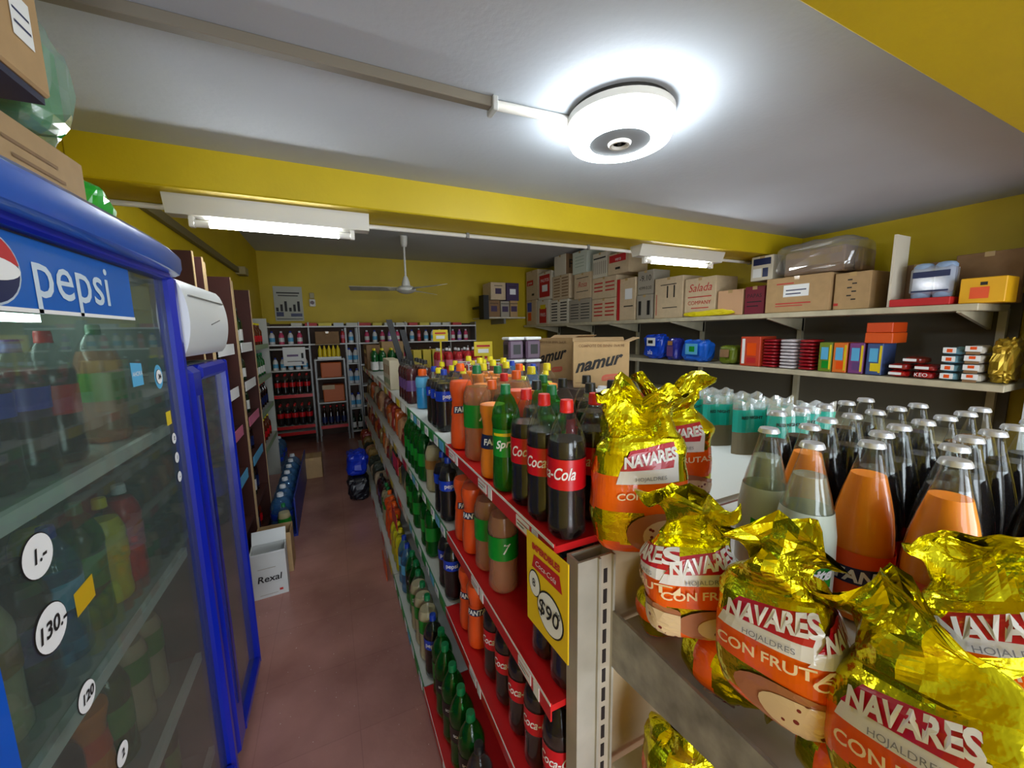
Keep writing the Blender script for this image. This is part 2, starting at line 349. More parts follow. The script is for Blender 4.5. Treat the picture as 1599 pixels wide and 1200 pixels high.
# ================================================================== SETTING
XL, XR, YF, YB = -0.93, 4.22, 7.2, -2.6
def noisefloor():
    m = bpy.data.materials.new('terrazzo_floor'); m.use_nodes = True; nt = m.node_tree; b = nt.nodes['Principled BSDF']
    tc = nt.nodes.new('ShaderNodeTexCoord')
    v = nt.nodes.new('ShaderNodeTexVoronoi'); v.inputs['Scale'].default_value = 55
    n = nt.nodes.new('ShaderNodeTexNoise'); n.inputs['Scale'].default_value = 2.2; n.inputs['Detail'].default_value = 6
    n3 = nt.nodes.new('ShaderNodeTexNoise'); n3.inputs['Scale'].default_value = 90
    for q in (v, n, n3): nt.links.new(tc.outputs['Object'], q.inputs['Vector'])
    cr = nt.nodes.new('ShaderNodeValToRGB'); cr.color_ramp.elements[0].position = .3; cr.color_ramp.elements[0].color = (*s2l((150, 104, 96)), 1)
    cr.color_ramp.elements[1].position = .72; cr.color_ramp.elements[1].color = (*s2l((192, 140, 130)), 1); nt.links.new(n.outputs[0], cr.inputs[0])
    g = nt.nodes.new('ShaderNodeMath'); g.operation = 'LESS_THAN'; g.inputs[1].default_value = .14; nt.links.new(v.outputs['Distance'], g.inputs[0])
    h = nt.nodes.new('ShaderNodeMath'); h.operation = 'GREATER_THAN'; h.inputs[1].default_value = .62; nt.links.new(n3.outputs[0], h.inputs[0])
    k = nt.nodes.new('ShaderNodeMath'); k.operation = 'MULTIPLY'; nt.links.new(g.outputs[0], k.inputs[0]); nt.links.new(h.outputs[0], k.inputs[1])
    mx = nt.nodes.new('ShaderNodeMix'); mx.data_type = 'RGBA'; nt.links.new(k.outputs[0], mx.inputs[0]); nt.links.new(cr.outputs[0], mx.inputs[6]); mx.inputs[7].default_value = (*s2l((220, 200, 190)), 1)
    br = nt.nodes.new('ShaderNodeTexBrick'); br.inputs['Scale'].default_value = 1.0; br.offset = 0
    br.inputs['Brick Width'].default_value = .4; br.inputs['Row Height'].default_value = .4; br.inputs['Mortar Size'].default_value = .0025
    br.inputs['Color1'].default_value = (1, 1, 1, 1); br.inputs['Color2'].default_value = (.93, .93, .93, 1); br.inputs['Mortar'].default_value = (.84, .84, .84, 1)
    nt.links.new(tc.outputs['Object'], br.inputs['Vector'])
    mm = nt.nodes.new('ShaderNodeMix'); mm.data_type = 'RGBA'; mm.blend_type = 'MULTIPLY'; mm.inputs[0].default_value = 1
    nt.links.new(mx.outputs[2], mm.inputs[6]); nt.links.new(br.outputs[0], mm.inputs[7]); nt.links.new(mm.outputs[2], b.inputs['Base Color'])
    b.inputs['Roughness'].default_value = .24
    bp = nt.nodes.new('ShaderNodeBump'); bp.inputs['Strength'].default_value = .12; bp.inputs['Distance'].default_value = .01
    n4 = nt.nodes.new('ShaderNodeTexNoise'); n4.inputs['Scale'].default_value = 28; nt.links.new(tc.outputs['Object'], n4.inputs['Vector'])
    nt.links.new(n4.outputs[0], bp.inputs['Height']); nt.links.new(bp.outputs[0], b.inputs['Normal'])
    return m
FLOOR = noisefloor()
struct('floor', MB().box(XL - .2, XR + .2, YB - .2, YF + .2, -.1, 0, FLOOR))
struct('wall_left', MB().box(XL - .15, XL, YB - .2, YF + .2, 0, 3.1, YELLOW))
struct('wall_right', MB().box(XR, XR + .15, YB - .2, YF + .2, 0, 3.1, YELLOW))
struct('wall_far', MB().box(XL - .15, XR + .15, YF, YF + .15, 0, 3.1, YELLOW))
# unseen shop front behind the camera: doorway and window added to let daylight in
wb = MB(); wb.box(XL - .15, -.6, YB - .15, YB, 0, 2.6, WHITE); wb.box(.6, 1.2, YB - .15, YB, 0, 2.6, WHITE); wb.box(3.4, XR + .15, YB - .15, YB, 0, 2.6, WHITE)
wb.box(1.2, 3.4, YB - .15, YB, 0, .9, WHITE); wb.box(-.6, .6, YB - .15, YB, 2.1, 2.6, WHITE); wb.box(1.2, 3.4, YB - .15, YB, 2.1, 2.6, WHITE)
struct('wall_front', wb)
CZ, RZ = 2.55, 3.0
struct('ceiling', MB().box(XL - .15, XR + .15, YB - .15, 2.32, CZ, CZ + .6, CEIL))
c2 = struct('ceiling_rear', MB().box(XL - .15, XR + .15, 2.6, YF + .15, RZ, RZ + .12, CEIL)); c2.name = 'ceiling'
struct('trim_1', MB().box(XL, XR, 2.3, 2.62, 2.37, 3.1, YELLOW, .006))
struct('trim_2', MB().box(XL, XR, -.12, .58, 2.40, CZ, YELLOW, .006)).name = 'trim_2'
# white pillar at the right wall
struct('trim_3', MB().box(3.72, XR, .42, .74, 0, CZ, mat('pillar_white', (200, 208, 212), .5)))

# trunking and conduit
t = thing('cable_trunking', 'grey plastic cable trunking run across the front ceiling towards the round lamp', 'cable trunking', (0, 1.42, CZ))
part('trunking', MB().box(XL, .60, -.018, .018, -.034, 0, mat('trunk_grey', (122, 114, 100), .6), .003), t)
part('coupling', MB().box(.595, .615, -.032, .032, -.05, 0, mat('coupling_grey', (176, 176, 172), .5), .003), t)
part('pipe', MB().tube((.61, 0, -.018), (.94, -.02, -.018), .017, WHITE), t, True, 'white conduit pipe')
t = thing('conduit_pipe', 'thin white conduit pipe running along the back edge of the yellow beam', 'pipe', (0, 2.60, 2.354))
part('pipe', MB().tube((XL, 0, 0), (XR, 0, 0), .014, WHITE), t, True)
for x in (-.2, .9, 1.9, 3.0, 3.9): part('clip', MB().box(x - .01, x + .01, -.02, .02, -.017, .017, GREY), t)
t = thing('wall_trunking', 'brown cable trunking high along the yellow wall above the wood shelving', 'cable trunking', (XL, 0, 2.46))
part('trunking', MB().box(0, .04, 2.65, 5.6, -.03, .03, mat('trunk_brown', (112, 100, 60), .6), .004), t)
part('junction_box', MB().box(0, .10, 5.5, 5.7, -.045, .045, mat('junction_cream', (150, 136, 90), .6), .006), t)

# ------------------------------------------------------------------ lamps
def round_lamp(x, y, label):
    t = thing('ceiling_lamp', label, 'ceiling lamp', (x, y, CZ))
    part('mounting_ring', MB().lathe([(.185, -.02), (.19, -.012), (.19, 0)], DARK, 48), t, True)
    part('rim', MB().lathe([(.20, -.05), (.205, -.045), (.205, -.02), (.19, -.015)], WHITE, 48), t, True)
    d = MB().lathe([(.115, -.112), (.13, -.118), (.165, -.120), (.192, -.110), (.204, -.085), (.204, -.05)], glow('lamp_diffuser', (.86, .95, 1.0), LAMP_E), 48)
    part('diffuser', d, t, True)
    part('center_plate', MB().lathe([(.002, -.113), (.02, -.114), (.118, -.113), (.12, -.108)], mat('lamp_centre', (140, 145, 150), .5), 40), t, True)
    part('center_ring', MB().lathe([(.026, -.114), (.032, -.124), (.040, -.124), (.046, -.114)], WHITE, 32), t, True)
    part('socket', MB().lathe([(.001, -.118), (.008, -.118), (.01, -.113)], DARK, 16), t, True)
    return t
round_lamp(1.10, 1.30, 'bright round ceiling lamp with grey centre disc, lit, between the two yellow beams')
round_lamp(1.0, -1.4, 'added round ceiling lamp, unseen behind the front beam, lighting the shop from behind')  # second lamp added out of view for more light
def tube_lamp(x0, x1, label, y=2.46, z=2.37):
    t = thing('tube_lamp', label, 'tube lamp', ((x0 + x1) / 2, y, z)); h = (x1 - x0) / 2
    mb = MB(); pts = [(-.07, 0), (.07, 0), (.04, -.085), (-.04, -.085)]
    vs = [(sx * h, a, b) for sx in (-1, 1) for a, b in pts]; mb.add(vs, [(0, 1, 2, 3), (7, 6, 5, 4), (0, 4, 5, 1), (1, 5, 6, 2), (2, 6, 7, 3), (3, 7, 4, 0)], mat('lamp_housing', (205, 202, 192), .4))
    part('housing', mb, t)
    for sx in (-1, 1): part('lamp_holder', MB().box(sx * (h - .09) - .012, sx * (h - .09) + .012, -.016, .016, -.135, -.08, WHITE, .003), t)
    tb = part('tube', MB().tube((-h + .10, 0, -.115), (h - .10, 0, -.115), .0165, glow('tube_glow', (.92, .97, 1.0), TUBE_E), 16), t, True)
    for sx in (-1, 1): part('end_cap', MB().tube((sx * (h - .16), 0, -.115), (sx * (h - .10), 0, -.115), .018, WHITE, 16), tb, True)
tube_lamp(-.66, .25, 'lit fluorescent tube lamp under the beam above the narrow aisle')
tube_lamp(2.27, 3.24, 'lit fluorescent tube lamp under the beam beside the stacked cartons')

tube_lamp(1.2, 2.4, 'added fluorescent tube lamp brightening the rear, hidden behind the yellow beam', 3.9, RZ)  # extra lamp added to brighten the rear, out of sight above the beam
# ceiling fan
t = thing('ceiling_fan', 'white three-bladed ceiling fan hanging over the rear of the shop', 'ceiling fan', (1.0, 5.5, RZ))
WF = mat('fan_white', (205, 204, 196), .4)
part('canopy', MB().lathe([(.03, -.14), (.045, -.10), (.05, 0)], WF, 20), t, True)
part('rod', MB().tube((0, 0, -.1), (0, 0, -.60), .014, WF), t, True)
part('rod_cover', MB().lathe([(.06, -.66), (.05, -.60), (.03, -.54), (.015, -.52)], WF, 20), t, True)
part('motor', MB().lathe([(.03, -.76), (.09, -.745), (.13, -.72), (.13, -.69), (.09, -.66), (.03, -.655)], WF, 32), t, True)
for k, a in enumerate((math.radians(172), math.radians(47), math.radians(-62))):
    mb = MB(); c, s = math.cos(a), math.sin(a); vs = []
    for r, wd in ((.11, .03), (.2, .035), (.26, .07), (.72, .085)):
        for sg, dz in ((-1, -.018), (1, .018)):
            for th in (0, .006): vs.append((r * c - sg * wd * s, r * s + sg * wd * c, -.70 + dz + th))
    fs = []
    for i in range(3):
        b = i * 4; fs += [(b, b + 2, b + 6, b + 4), (b + 1, b + 5, b + 7, b + 3), (b, b + 4, b + 5, b + 1), (b + 2, b + 3, b + 7, b + 6)]
    fs += [(0, 1, 3, 2), (12, 14, 15, 13)]; mb.add(vs, fs, mat('fan_blade', (175, 170, 150), .5, nscale=8, namt=.3)); part('blade', mb, t)

# ------------------------------------------------------------------ cartons
def printed(parent, face, items):
    """items: (text, x, y, size, mat) or ('#', x0, x1, y0, y1, mat)"""
    for n_, it in enumerate(items):
        if it[0] == '#': part('print', patch(lambda x, y, q=1 + .22 * n_: face(x, y, q), [(it[1], it[3]), (it[2], it[3]), (it[2], it[4]), (it[1], it[4])], it[5], 1, 1), parent)
        else: wraptext('lettering', it[0], it[3], up2(face, 1.6 + .22 * n_), it[4], parent, it[5] if len(it) > 5 else 0, .0, cx=it[1], cy=it[2], slope=it[6] if len(it) > 6 else 0)
def carton(x, y, z, w, d, h, m, label, rz=0.0, tape=True, group=None, front=(), side=(), rot=None, name='cardboard_box', cat='box', open_=False):
    """local frame: front faces -X (d deep along +X, w wide along Y), near end faces -Y; origin at the middle of the base"""
    t = thing(name, label, cat, (x, y, z + .0012), rz, group, rot)
    mb = MB()
    if open_:
        e = .005
        mb.box(-d / 2, d / 2, -w / 2, w / 2, 0, e, m); mb.box(-d / 2, -d / 2 + e, -w / 2, w / 2, e, h, m); mb.box(d / 2 - e, d / 2, -w / 2, w / 2, e, h, m)
        mb.box(-d / 2 + e, d / 2 - e, -w / 2, -w / 2 + e, e, h, m); mb.box(-d / 2 + e, d / 2 - e, w / 2 - e, w / 2, e, h, m)
    else: mb.box(-d / 2, d / 2, -w / 2, w / 2, 0, h, m, min(.004, h / 10))
    part('carton', mb, t)
    if tape and not open_:
        part('tape', MB().box(-d / 2 - .001, d / 2 + .001, -.022, .022, h - .03, h + .001, TAPE), t)
    F = plane((-d / 2, 0, h / 2), (0, -1, 0), (0, 0, 1), .0012); S = plane((0, -w / 2, h / 2), (1, 0, 0), (0, 0, 1), .0012)
    if front: printed(t, F, front)
    if side: printed(t, S, side)
    return t
def lines(y0, n, x0, x1, m, dy=.03, th=.008): return [('#', x0, x1, y0 - i * dy, y0 - i * dy + th, m) for i in range(n)]
OFFW = mat('offwhite_board', (214, 206, 186), .7); GREYB = mat('grey_board', (160, 152, 136), .75); MAROON = mat('maroon_board', (120, 20, 44), .6)
REDB = mat('red_board', (190, 30, 34), .6); PURP = mat('purple_board', (66, 48, 84), .6)
NAVY = LBL['navy']
# cartons on the top wall shelf: y0, y1, z0, z1, material, label, front prints
TOPZ = 1.83; XT = 3.62
top = [
 (6.19, 6.66, 0, .45, OFFW, 'pale carton with red and yellow fries print, bottom row on the top wall shelf', [('#', -.13, .13, -.2, .08, REDB), ('#', -.1, .1, .06, .14, LBL['yellow']), ('FRIES', 0, -.05, .09, PAPER)]),
 (6.68, 7.10, 0, .48, KRAFT2, 'carton with blue and orange print, bottom row beside the fries carton', [('#', -.16, .02, .02, .2, LBL['blue']), ('#', -.14, .0, -.16, .0, LBL['orange'])]),
 (5.57, 6.17, 0, .41, OFFW, 'white carton with rows of dark stripes, bottom row of the top wall shelf', lines(.14, 7, -.24, -.04, INK, .05, .02) + lines(.14, 7, .06, .26, INK, .05, .02)),
 (4.94, 5.55, 0, .37, GREYB, 'greyish carton with printed text lines, bottom row between striped and red-lined cartons', lines(.10, 6, -.25, -.02, INK, .045, .012) + lines(.10, 6, .04, .27, INK, .045, .012)),
 (4.36, 4.92, 0, .33, KRAFT2, 'pale carton with orange-red text lines, lower of two alike on the top wall shelf', lines(.08, 4, -.22, -.02, REDINK, .055, .02) + lines(.08, 4, .04, .24, REDINK, .055, .02)),
 (3.98, 4.34, 0, .56, KRAFT2, 'tall tan carton with red side stripe and pasted white note, on the top wall shelf', [('#', -.18, -.12, -.28, .28, REDB), ('#', -.02, .12, .0, .14, PAPER), ('#', -.04, .14, -.1, -.085, INK)]),
 (3.68, 3.96, 0, .31, GREYB, 'grey carton with dark stencilled marks, under the tilted grey carton', [('#', -.1, -.05, -.1, .08, INK), ('#', .05, .1, -.1, .08, INK)]),
 (3.22, 3.65, 0, .48, KRAFT2, 'tall upright cream carton with a small table of print, beside the tube lamp', [('#', -.12, .12, .15, .16, INK), ('#', -.02, .0, .0, .14, INK), ('#', .08, .1, .0, .14, INK), ('#', -.08, .14, -.12, -.11, INK), ('#', -.18, -.17, -.2, .05, REDINK)]),
 (2.80, 3.20, 0, .42, KRAFT2, 'pale carton with red script lettering directly below the bright tube lamp', [('Salada', 0, .1, .12, REDINK, .3), ('#', -.15, .15, 0, .01, REDINK), ('COMPANY', 0, -.06, .06, REDINK), ('#', -.1, .12, -.12, -.11, REDINK)]),
 (2.50, 2.78, 0, .25, mat('peach_board', (214, 170, 130), .7), 'plain peach-coloured carton behind the yellow plastic bag', []),
 (2.29, 2.49, 0, .26, MAROON, 'maroon carton with dark print beside the plastic-wrapped carton', [('PAPAS', 0, .04, .05, BLACK), ('#', -.07, .07, -.02, -.01, BLACK), ('#', -.07, .04, -.06, -.05, BLACK)]),
]
for y0, y1, z0, z1, m, lb, fr in top:
    carton(XT + .235, (y0 + y1) / 2, TOPZ + z0, y1 - y0 - .01, .34, z1 - z0, m, lb, front=fr)
second = [
 (6.62, 7.1, .485, 1.05, KRAFT2, 'tan carton with red banner, upper row at the far end of the top wall shelf', [('#', -.2, .06, .0, .1, REDB), ('granix', -.07, .05, .07, PAPER), ('#', 0, .1, -.2, -.16, INK)]),
 (6.1, 6.6, .455, .95, OFFW, 'carton covered in red cartoon-style print, standing on the fries carton', [('#', -.2, .18, -.2, .2, REDB), ('#', -.1, .1, -.1, .02, PAPER), ('PALITOS', 0, .1, .08, PAPER)]),
 (5.53, 6.08, .415, .82, KRAFT2, 'cream carton with green-brown stripes, upper row on the striped white carton', lines(.14, 7, -.22, -.02, KRAFT3, .05, .02) + lines(.14, 7, .04, .24, KRAFT3, .05, .02)),
 (4.94, 5.4, .375, .77, KRAFT2, 'tan carton with red brand lettering, upper row in the middle of the top shelf', [('Rosa', 0, .02, .12, REDINK, .3), ('#', -.16, .16, -.09, -.08, INK), ('#', -.16, .16, .12, .13, INK)]),
 (4.36, 4.92, .335, .64, KRAFT2, 'pale carton with orange-red text lines, upper of two alike on the top wall shelf', lines(.06, 3, -.22, -.02, REDINK, .055, .02) + lines(.06, 3, .04, .24, REDINK, .055, .02)),
]
for y0, y1, z0, z1, m, lb, fr in second: carton(XT + .235, (y0 + y1) / 2, TOPZ + z0, y1 - y0 - .01, .34, z1 - z0, m, lb, front=fr)
carton(XT + .22, 3.825, TOPZ + .315, .27, .28, .30, GREYB, 'grey tilted carton hand-marked nine-something, leaning on the tall cream carton', front=[('-9.10', 0, .05, .10, INK), ('4399.0.20', 0, -.07, .055, INK)], rot=(.0, 0, 0))
third = [
 (5.64, 6.02, .825, 1.16, OFFW, 'white-fronted carton with dark Pa lettering on its brown side, topmost of the pile', []),
 (5.05, 5.45, .775, 1.12, mat('mint_board', (206, 214, 200), .7), 'mint-white carton with faint print, topmost above the red brand carton', lines(.08, 4, -.12, .12, mat('faint_print', (150, 170, 150), .7), .05, .01)),
 (4.57, 4.91, .645, 1.0, OFFW, 'white carton with vertical grey bars, top row near the tube lamp', [('#', -.14 + k * .045, -.12 + k * .045, -.13, .05, GREYB) for k in range(7)] + [('#', -.14, .14, .09, .11, INK)]),
 (4.12, 4.56, .645, .93, KRAFT2, 'tan carton with slanted red banner, top row beside the tube lamp', [('#', -.18, .16, .02, .12, REDB), ('vera', 0, .06, .07, PAPER, .3), ('#', -.05, .05, -.08, -.05, INK)]),
]
for i, (y0, y1, z0, z1, m, lb, fr) in enumerate(third):
    sd = [('Pa', -.02, 0, .2, INK)] if i == 0 else ()
    t = carton(XT + .235, (y0 + y1) / 2, TOPZ + z0, y1 - y0 - .01, .34, z1 - z0, m, lb, front=fr, side=sd)
    if i == 0: part('brown_side', MB().box(-.165, .165, -(y1 - y0 - .01) / 2 - .001, -(y1 - y0 - .01) / 2 + .002, .002, z1 - z0 - .002, KRAFT3), t, label='brown side with dark Pa lettering')
# far corner cartons
far = [(2.62, 2.86, 0, .30, KRAFT3, 'brown carton at the far corner, bottom row'), (2.87, 3.05, 0, .29, GREYB, 'grey carton at the far corner, bottom row'), (3.06, 3.22, 0, .30, KRAFT, 'tan carton at the far corner, bottom row beside the wall shelf'),
       (2.68, 2.98, .31, .62, KRAFT2, 'tan carton at the far corner, upper row'), (2.99, 3.25, .30, .62, PURP, 'dark purple patterned carton at the far corner, upper row')]
for x0, x1, z0, z1, m, lb in far:
    t = thing('cardboard_box', lb, 'box', ((x0 + x1) / 2, 6.75, 1.97 + z0)); w_ = x1 - x0 - .008
    part('carton', MB().box(-w_ / 2, w_ / 2, -.2, .2, 0, z1 - z0, m, .004), t)
    printed(t, plane((0, -.2, (z1 - z0) / 2), (1, 0, 0), (0, 0, 1)), [('#', -.06, .06, -.05, .05, PURP if m is not PURP else PAPER), ('#', -.08, .08, .09, .1, INK)])
part_s = thing('wall_shelf', 'high wall shelf at the far corner carrying old cartons', 'shelf', (2.95, 6.8, 1.97))
part('shelf', MB().box(-.40, .40, -.3, .38, -.025, 0, CREAM), part_s); part('bracket', MB().box(-.02, .02, -.25, .38, -.12, -.025, GREY), part_s)
# loose items on the top wall shelf
t = carton(XT + .2, 2.0, TOPZ, .50, .38, .30, KRAFT, 'big brown carton with white shipping label and shiny tape on the top wall shelf', front=[('#', -.1, .1, -.02, .08, PAPER), ('#', -.08, .08, .03, .04, NAVY), ('#', -.08, .04, .0, .01, NAVY), ('#', -.16, -.02, .09, .10, REDINK), ('#', -.16, .12, -.08, -.07, REDINK), ('#', -.16, .06, -.10, -.093, REDINK)])
t = carton(XT + .2, 2.33, TOPZ + .305, .2, .3, .22, OFFW, 'blue and white printed carton standing beside the plastic-wrapped bundle', front=[('#', -.08, .08, .03, .09, NAVY), ('#', -.08, .0, -.08, .0, PAPER), ('#', .01, .06, -.08, .0, NAVY)])
t = thing('wrapped_bundle', 'brown carton bundle wrapped in shiny crinkled plastic film, on the big brown carton', 'wrapped box', (XT + .2, 1.91, TOPZ + .306))
part('carton', MB().box(-.15, .17, -.22, .22, 0, .20, KRAFT3, .01), t); part('carton', MB().box(-.02, .18, -.28, -.225, 0, .17, KRAFT3, .01), t)
def crumple(p, f, a, seed=0, n=6):
    r = random.Random(seed); q = 0.0
    for k in range(n):
        d = Vector((r.uniform(-1, 1), r.uniform(-1, 1), r.uniform(-1, 1))).normalized(); x = d.dot(p) * f * (1 + .45 * k) + r.random()
        q += (abs((x % 1) - .5) * 2 - .5) / (1 + .5 * k)
    return q * a
def blob(sx, sy, sz, m, seed, nu=26, nv=18, e=.55, amp=.012, f=9):
    """a crumpled soft pack: rounded-box body with sharp folds; base at z=0"""
    mb = MB(); vs = []; fs = []
    sp = lambda v, k: math.copysign(abs(v) ** k, v)
    for j in range(nv + 1):
        ph = -PI / 2 + PI * j / nv
        for i in range(nu):
            th = 2 * PI * i / nu
            p = Vector((sx / 2 * sp(math.cos(ph), e) * sp(math.cos(th), e), sy / 2 * sp(math.cos(ph), e) * sp(math.sin(th), e), sz / 2 * sp(math.sin(ph), e) + sz / 2))
            n_ = Vector((p.x / sx, p.y / sy, (p.z - sz / 2) / sz)).normalized()
            p += n_ * crumple(p, f, amp, seed)
            p.z = max(p.z, 0); p.x = max(-sx / 2 - amp, min(sx / 2 + amp, p.x)); p.y = max(-sy / 2 - amp, min(sy / 2 + amp, p.y)); p.z = min(p.z, sz + amp); vs.append(p)
    for j in range(nv):
        for i in range(nu): k = (i + 1) % nu; fs.append((j * nu + i, j * nu + k, (j + 1) * nu + k, (j + 1) * nu + i))
    return mb.add(vs, fs, m)
FILM = clear('wrap_film', (235, 232, 225), .45, .12, .10)
part('plastic_film', blob(.42, .58, .27, FILM, 5, 40, 20, .35, .015, 7), t, label='shiny clear plastic film')
carton(XT + .2, 1.62, TOPZ, .23, .32, .28, KRAFT, 'tan carton with handwritten-looking column of print beside the big labelled carton', front=[('#', -.03 + (i % 2) * .03, .0 + (i % 2) * .03, .08 - i * .03, .09 - i * .03, INK) for i in range(6)] + [('#', -.11, -.08, -.11, -.09, REDINK)])
carton(XT + .42 - .1, 1.32, TOPZ, .22, .2, .3, KRAFT3, 'dark brown carton in shade behind the upright white panel')
t = thing('display_stand', 'white cardboard display stand with red tray holding a paper pack', 'display stand', (XT + .05, 1.235, TOPZ + .001))
part('upright_panel', MB().box(-.04, .16, .14, .155, 0, .50, OFFW), t); part('tray', MB().box(-.05, .16, -.16, .14, 0, .05, REDB, .004), t, label='red tray')
t = thing('paper_roll_pack', 'plastic pack of white paper rolls with navy band on the red tray', 'paper roll pack', (XT + .11, 1.195, TOPZ + .053))
for k in (-1, 1): part('paper_roll', MB().lathe([(.045, 0), (.052, .01), (.052, .212), (.04, .228), (.02, .234)], mat('roll_pale_blue', (150, 176, 210), .6), 20, (0, k * .053, 0)), t, True)
part('wrapper', MB().box(-.056, .05, -.107, .107, .02, .21, clear('wrapper_film', (220, 225, 240), .35, .1, .25), .02), t)
part('band', MB().box(-.0585, -.0565, -.09, .09, .135, .175, NAVY), t, label='navy printed band'); part('band', MB().box(-.0585, -.0565, -.09, .09, .04, .05, NAVY), t)
carton(3.98, 1.02, TOPZ, .30, .05, .34, KRAFT3, 'dark brown flattened carton standing against the yellow wall by the pillar')
t = carton(3.76, .955, TOPZ, .19, .2, .155, mat('yellow_box', (236, 178, 12), .5), 'bright yellow small box with orange drawing at the shelf end', front=[('#', -.05, .03, -.05, .02, LBL['orange']), ('#', -.01, .02, .03, .05, INK)], tape=False)
t = thing('plastic_bag', 'crumpled yellow plastic bag lying on the top wall shelf edge', 'plastic bag', (XT + .03, 2.86, TOPZ + .001)); part('bag', blob(.035, .6, .06, mat('yellow_bag', (232, 214, 20), .4), 3, 30, 12, .9, .012, 12), t)

# right wall shelf unit
t = thing('wall_shelf_unit', 'long cream metal wall shelf unit with two loaded levels', 'shelf unit', (XT, 0, 0))
SH = mat('shelf_cream', (196, 188, 160), .45, nscale=9, namt=.18)
part('shelf', MB().box(0, .55, .95, 7.1, TOPZ - .045, TOPZ - .001, SH, .004), t); part('shelf', MB().box(0, .55, .80, 7.1, 1.29, 1.334, SH, .004), t)
for zz in (.9, .5, .1): part('shelf', MB().box(0, .55, .95, 7.1, zz, zz + .03, SH, .004), t)
part('back_panel', MB().box(.56, .585, .9, 7.1, 0, 1.9, mat('back_dark', (92, 86, 74), .7)), t, label='dark back panel')
for yy in (1.02, 2.2, 3.3, 4.4, 5.5, 6.6): part('bracket', MB().add([(.0, yy, 1.784), (.55, yy, 1.784), (.55, yy, 1.66), (0.0, yy, 1.775), (.0, yy + .02, 1.784), (.55, yy + .02, 1.784), (.55, yy + .02, 1.66), (0.0, yy + .02, 1.775)], [(0, 1, 2, 3), (7, 6, 5, 4), (0, 4, 5, 1), (1, 5, 6, 2), (2, 6, 7, 3), (3, 7, 4, 0)], SH), t)
for yy in (.95, 2.2, 3.3, 4.4, 5.5, 6.6): part('upright', MB().box(.52, .56, yy, yy + .04, 0, 1.8, SH), t)
# goods on the middle wall shelf
MZ = 1.336; XM = XT + .02
def softpack(y0, y1, h, m, label, seed, z=MZ, d=.2, marks=(), cat='packet', name='snack_packet', group=None, amp=.01, x=XM):
    wd = y1 - y0 - .006; t = thing(name, label, cat, (x + d / 2, (y0 + y1) / 2, z + .0012), 0, group)
    part('wrapper', blob(d - 2 * amp, wd - 2 * amp, h - 1.2 * amp, m, seed, 24, 14, .5, amp, 12), t)
    F = plane((-d / 2 - .004, 0, h / 2), (0, -1, 0), (0, 0, 1), .003)
    if marks: printed(t, F, marks)
    return t
BLUEP = mat('blue_pack', (16, 70, 200), .25, coat=.5)
softpack(3.45, 3.83, .32, BLUEP, 'large bright blue bag with white print, farthest of three on the middle wall shelf', 1, marks=[('#', -.06, .08, .0, .1, PAPER), ('#', -.04, .04, .03, .07, BLACK), ('ala', .0, -.08, .08, PAPER)], cat='bag', name='detergent_bag', amp=.02)
softpack(3.24, 3.43, .27, mat('blue_purple_pack', (40, 50, 150), .25, coat=.5), 'blue and purple pack between the two big blue bags', 2, marks=[('#', -.04, .05, -.09, .03, LBL['purple']), ('#', -.03, .04, .04, .09, LBL['tan'])], cat='bag', name='detergent_bag')
softpack(2.84, 3.22, .26, mat('blue_pack_light', (24, 96, 206), .25, coat=.5), 'blue bag with green swirl print, nearest of three on the middle wall shelf', 4, marks=[('#', -.08, .08, -.05, .07, LBL['sky']), ('#', -.03, .04, -.02, .04, LBL['green'])], cat='bag', name='detergent_bag', amp=.018)
softpack(2.52, 2.74, .2, mat('olive_pack', (96, 112, 24), .3), 'olive green packet with brown oval leaning on the middle wall shelf', 6, marks=[('#', -.05, .05, -.03, .05, KRAFT3)])
t = carton(XM + .12, 2.37, MZ, .19, .24, .28, mat('redorange_box', (196, 66, 34), .5), 'upright red and orange box beside the stacked red packets', tape=False, front=[('#', -.08, -.05, -.12, .12, PAPER), ('#', -.03, .06, -.04, .08, LBL['orange']), ('#', -.03, .06, -.11, -.06, REDB)])
for k in range(9):
    softpack(2.13, 2.27, .028, mat('dark_red_pack', (150, 16, 28), .3), f'flat dark red packet in the left-hand stack, number {k+1}', 30 + k, z=MZ + k * .029, amp=.002, group='stacked dark red packets on the middle wall shelf')['label'] = 'flat dark red packet in the stack beside the red and orange box'
for k in range(9):
    softpack(1.97, 2.12, .028, mat('white_pack', (206, 200, 204), .4), 'x', 50 + k, z=MZ + k * .029, amp=.002, group='stacked pale packets on the middle wall shelf')['label'] = 'flat pale packet in the stack between two red stacks'
for k in range(9):
    softpack(1.83, 1.96, .028, mat('dark_red_pack', (150, 16, 28), .3), 'x', 70 + k, z=MZ + k * .029, amp=.002, group='dark red packets next to the juice boxes')['label'] = 'flat dark red packet in the stack next to the four small boxes'
for k, (yy, col, col2, nm) in enumerate(((1.75, (110, 130, 30), 'green', 'green'), (1.65, (220, 110, 30), 'orange', 'orange'), (1.545, (120, 60, 120), 'purple', 'purple'), (1.435, (60, 80, 130), 'blue', 'blue'))):
    carton(XM + .11, yy, MZ, .092, .2, .235, mat('box_' + nm, col, .5), f'small upright {nm} box in the row of four on the middle wall shelf', tape=False, name='food_box', front=[('#', -.03, .02, -.02, .08, LBL['sky']), ('#', -.02, .035, -.09, -.03, LBL[col2] if col2 != 'blue' else LBL['yellow']), ('#', .028, .042, -.1, .1, LBL['yellow'])])
carton(XM + .11, 1.42, MZ + .237, .16, .22, .075, mat('orange_box', (216, 84, 12), .5), 'lower flat orange box on top of the blue upright box', tape=False, name='food_box')
carton(XM + .11, 1.42, MZ + .314, .15, .22, .072, mat('orange_box2', (206, 70, 10), .5), 'upper flat orange box of two, under the top wall shelf', tape=False, name='food_box')
pk = 0
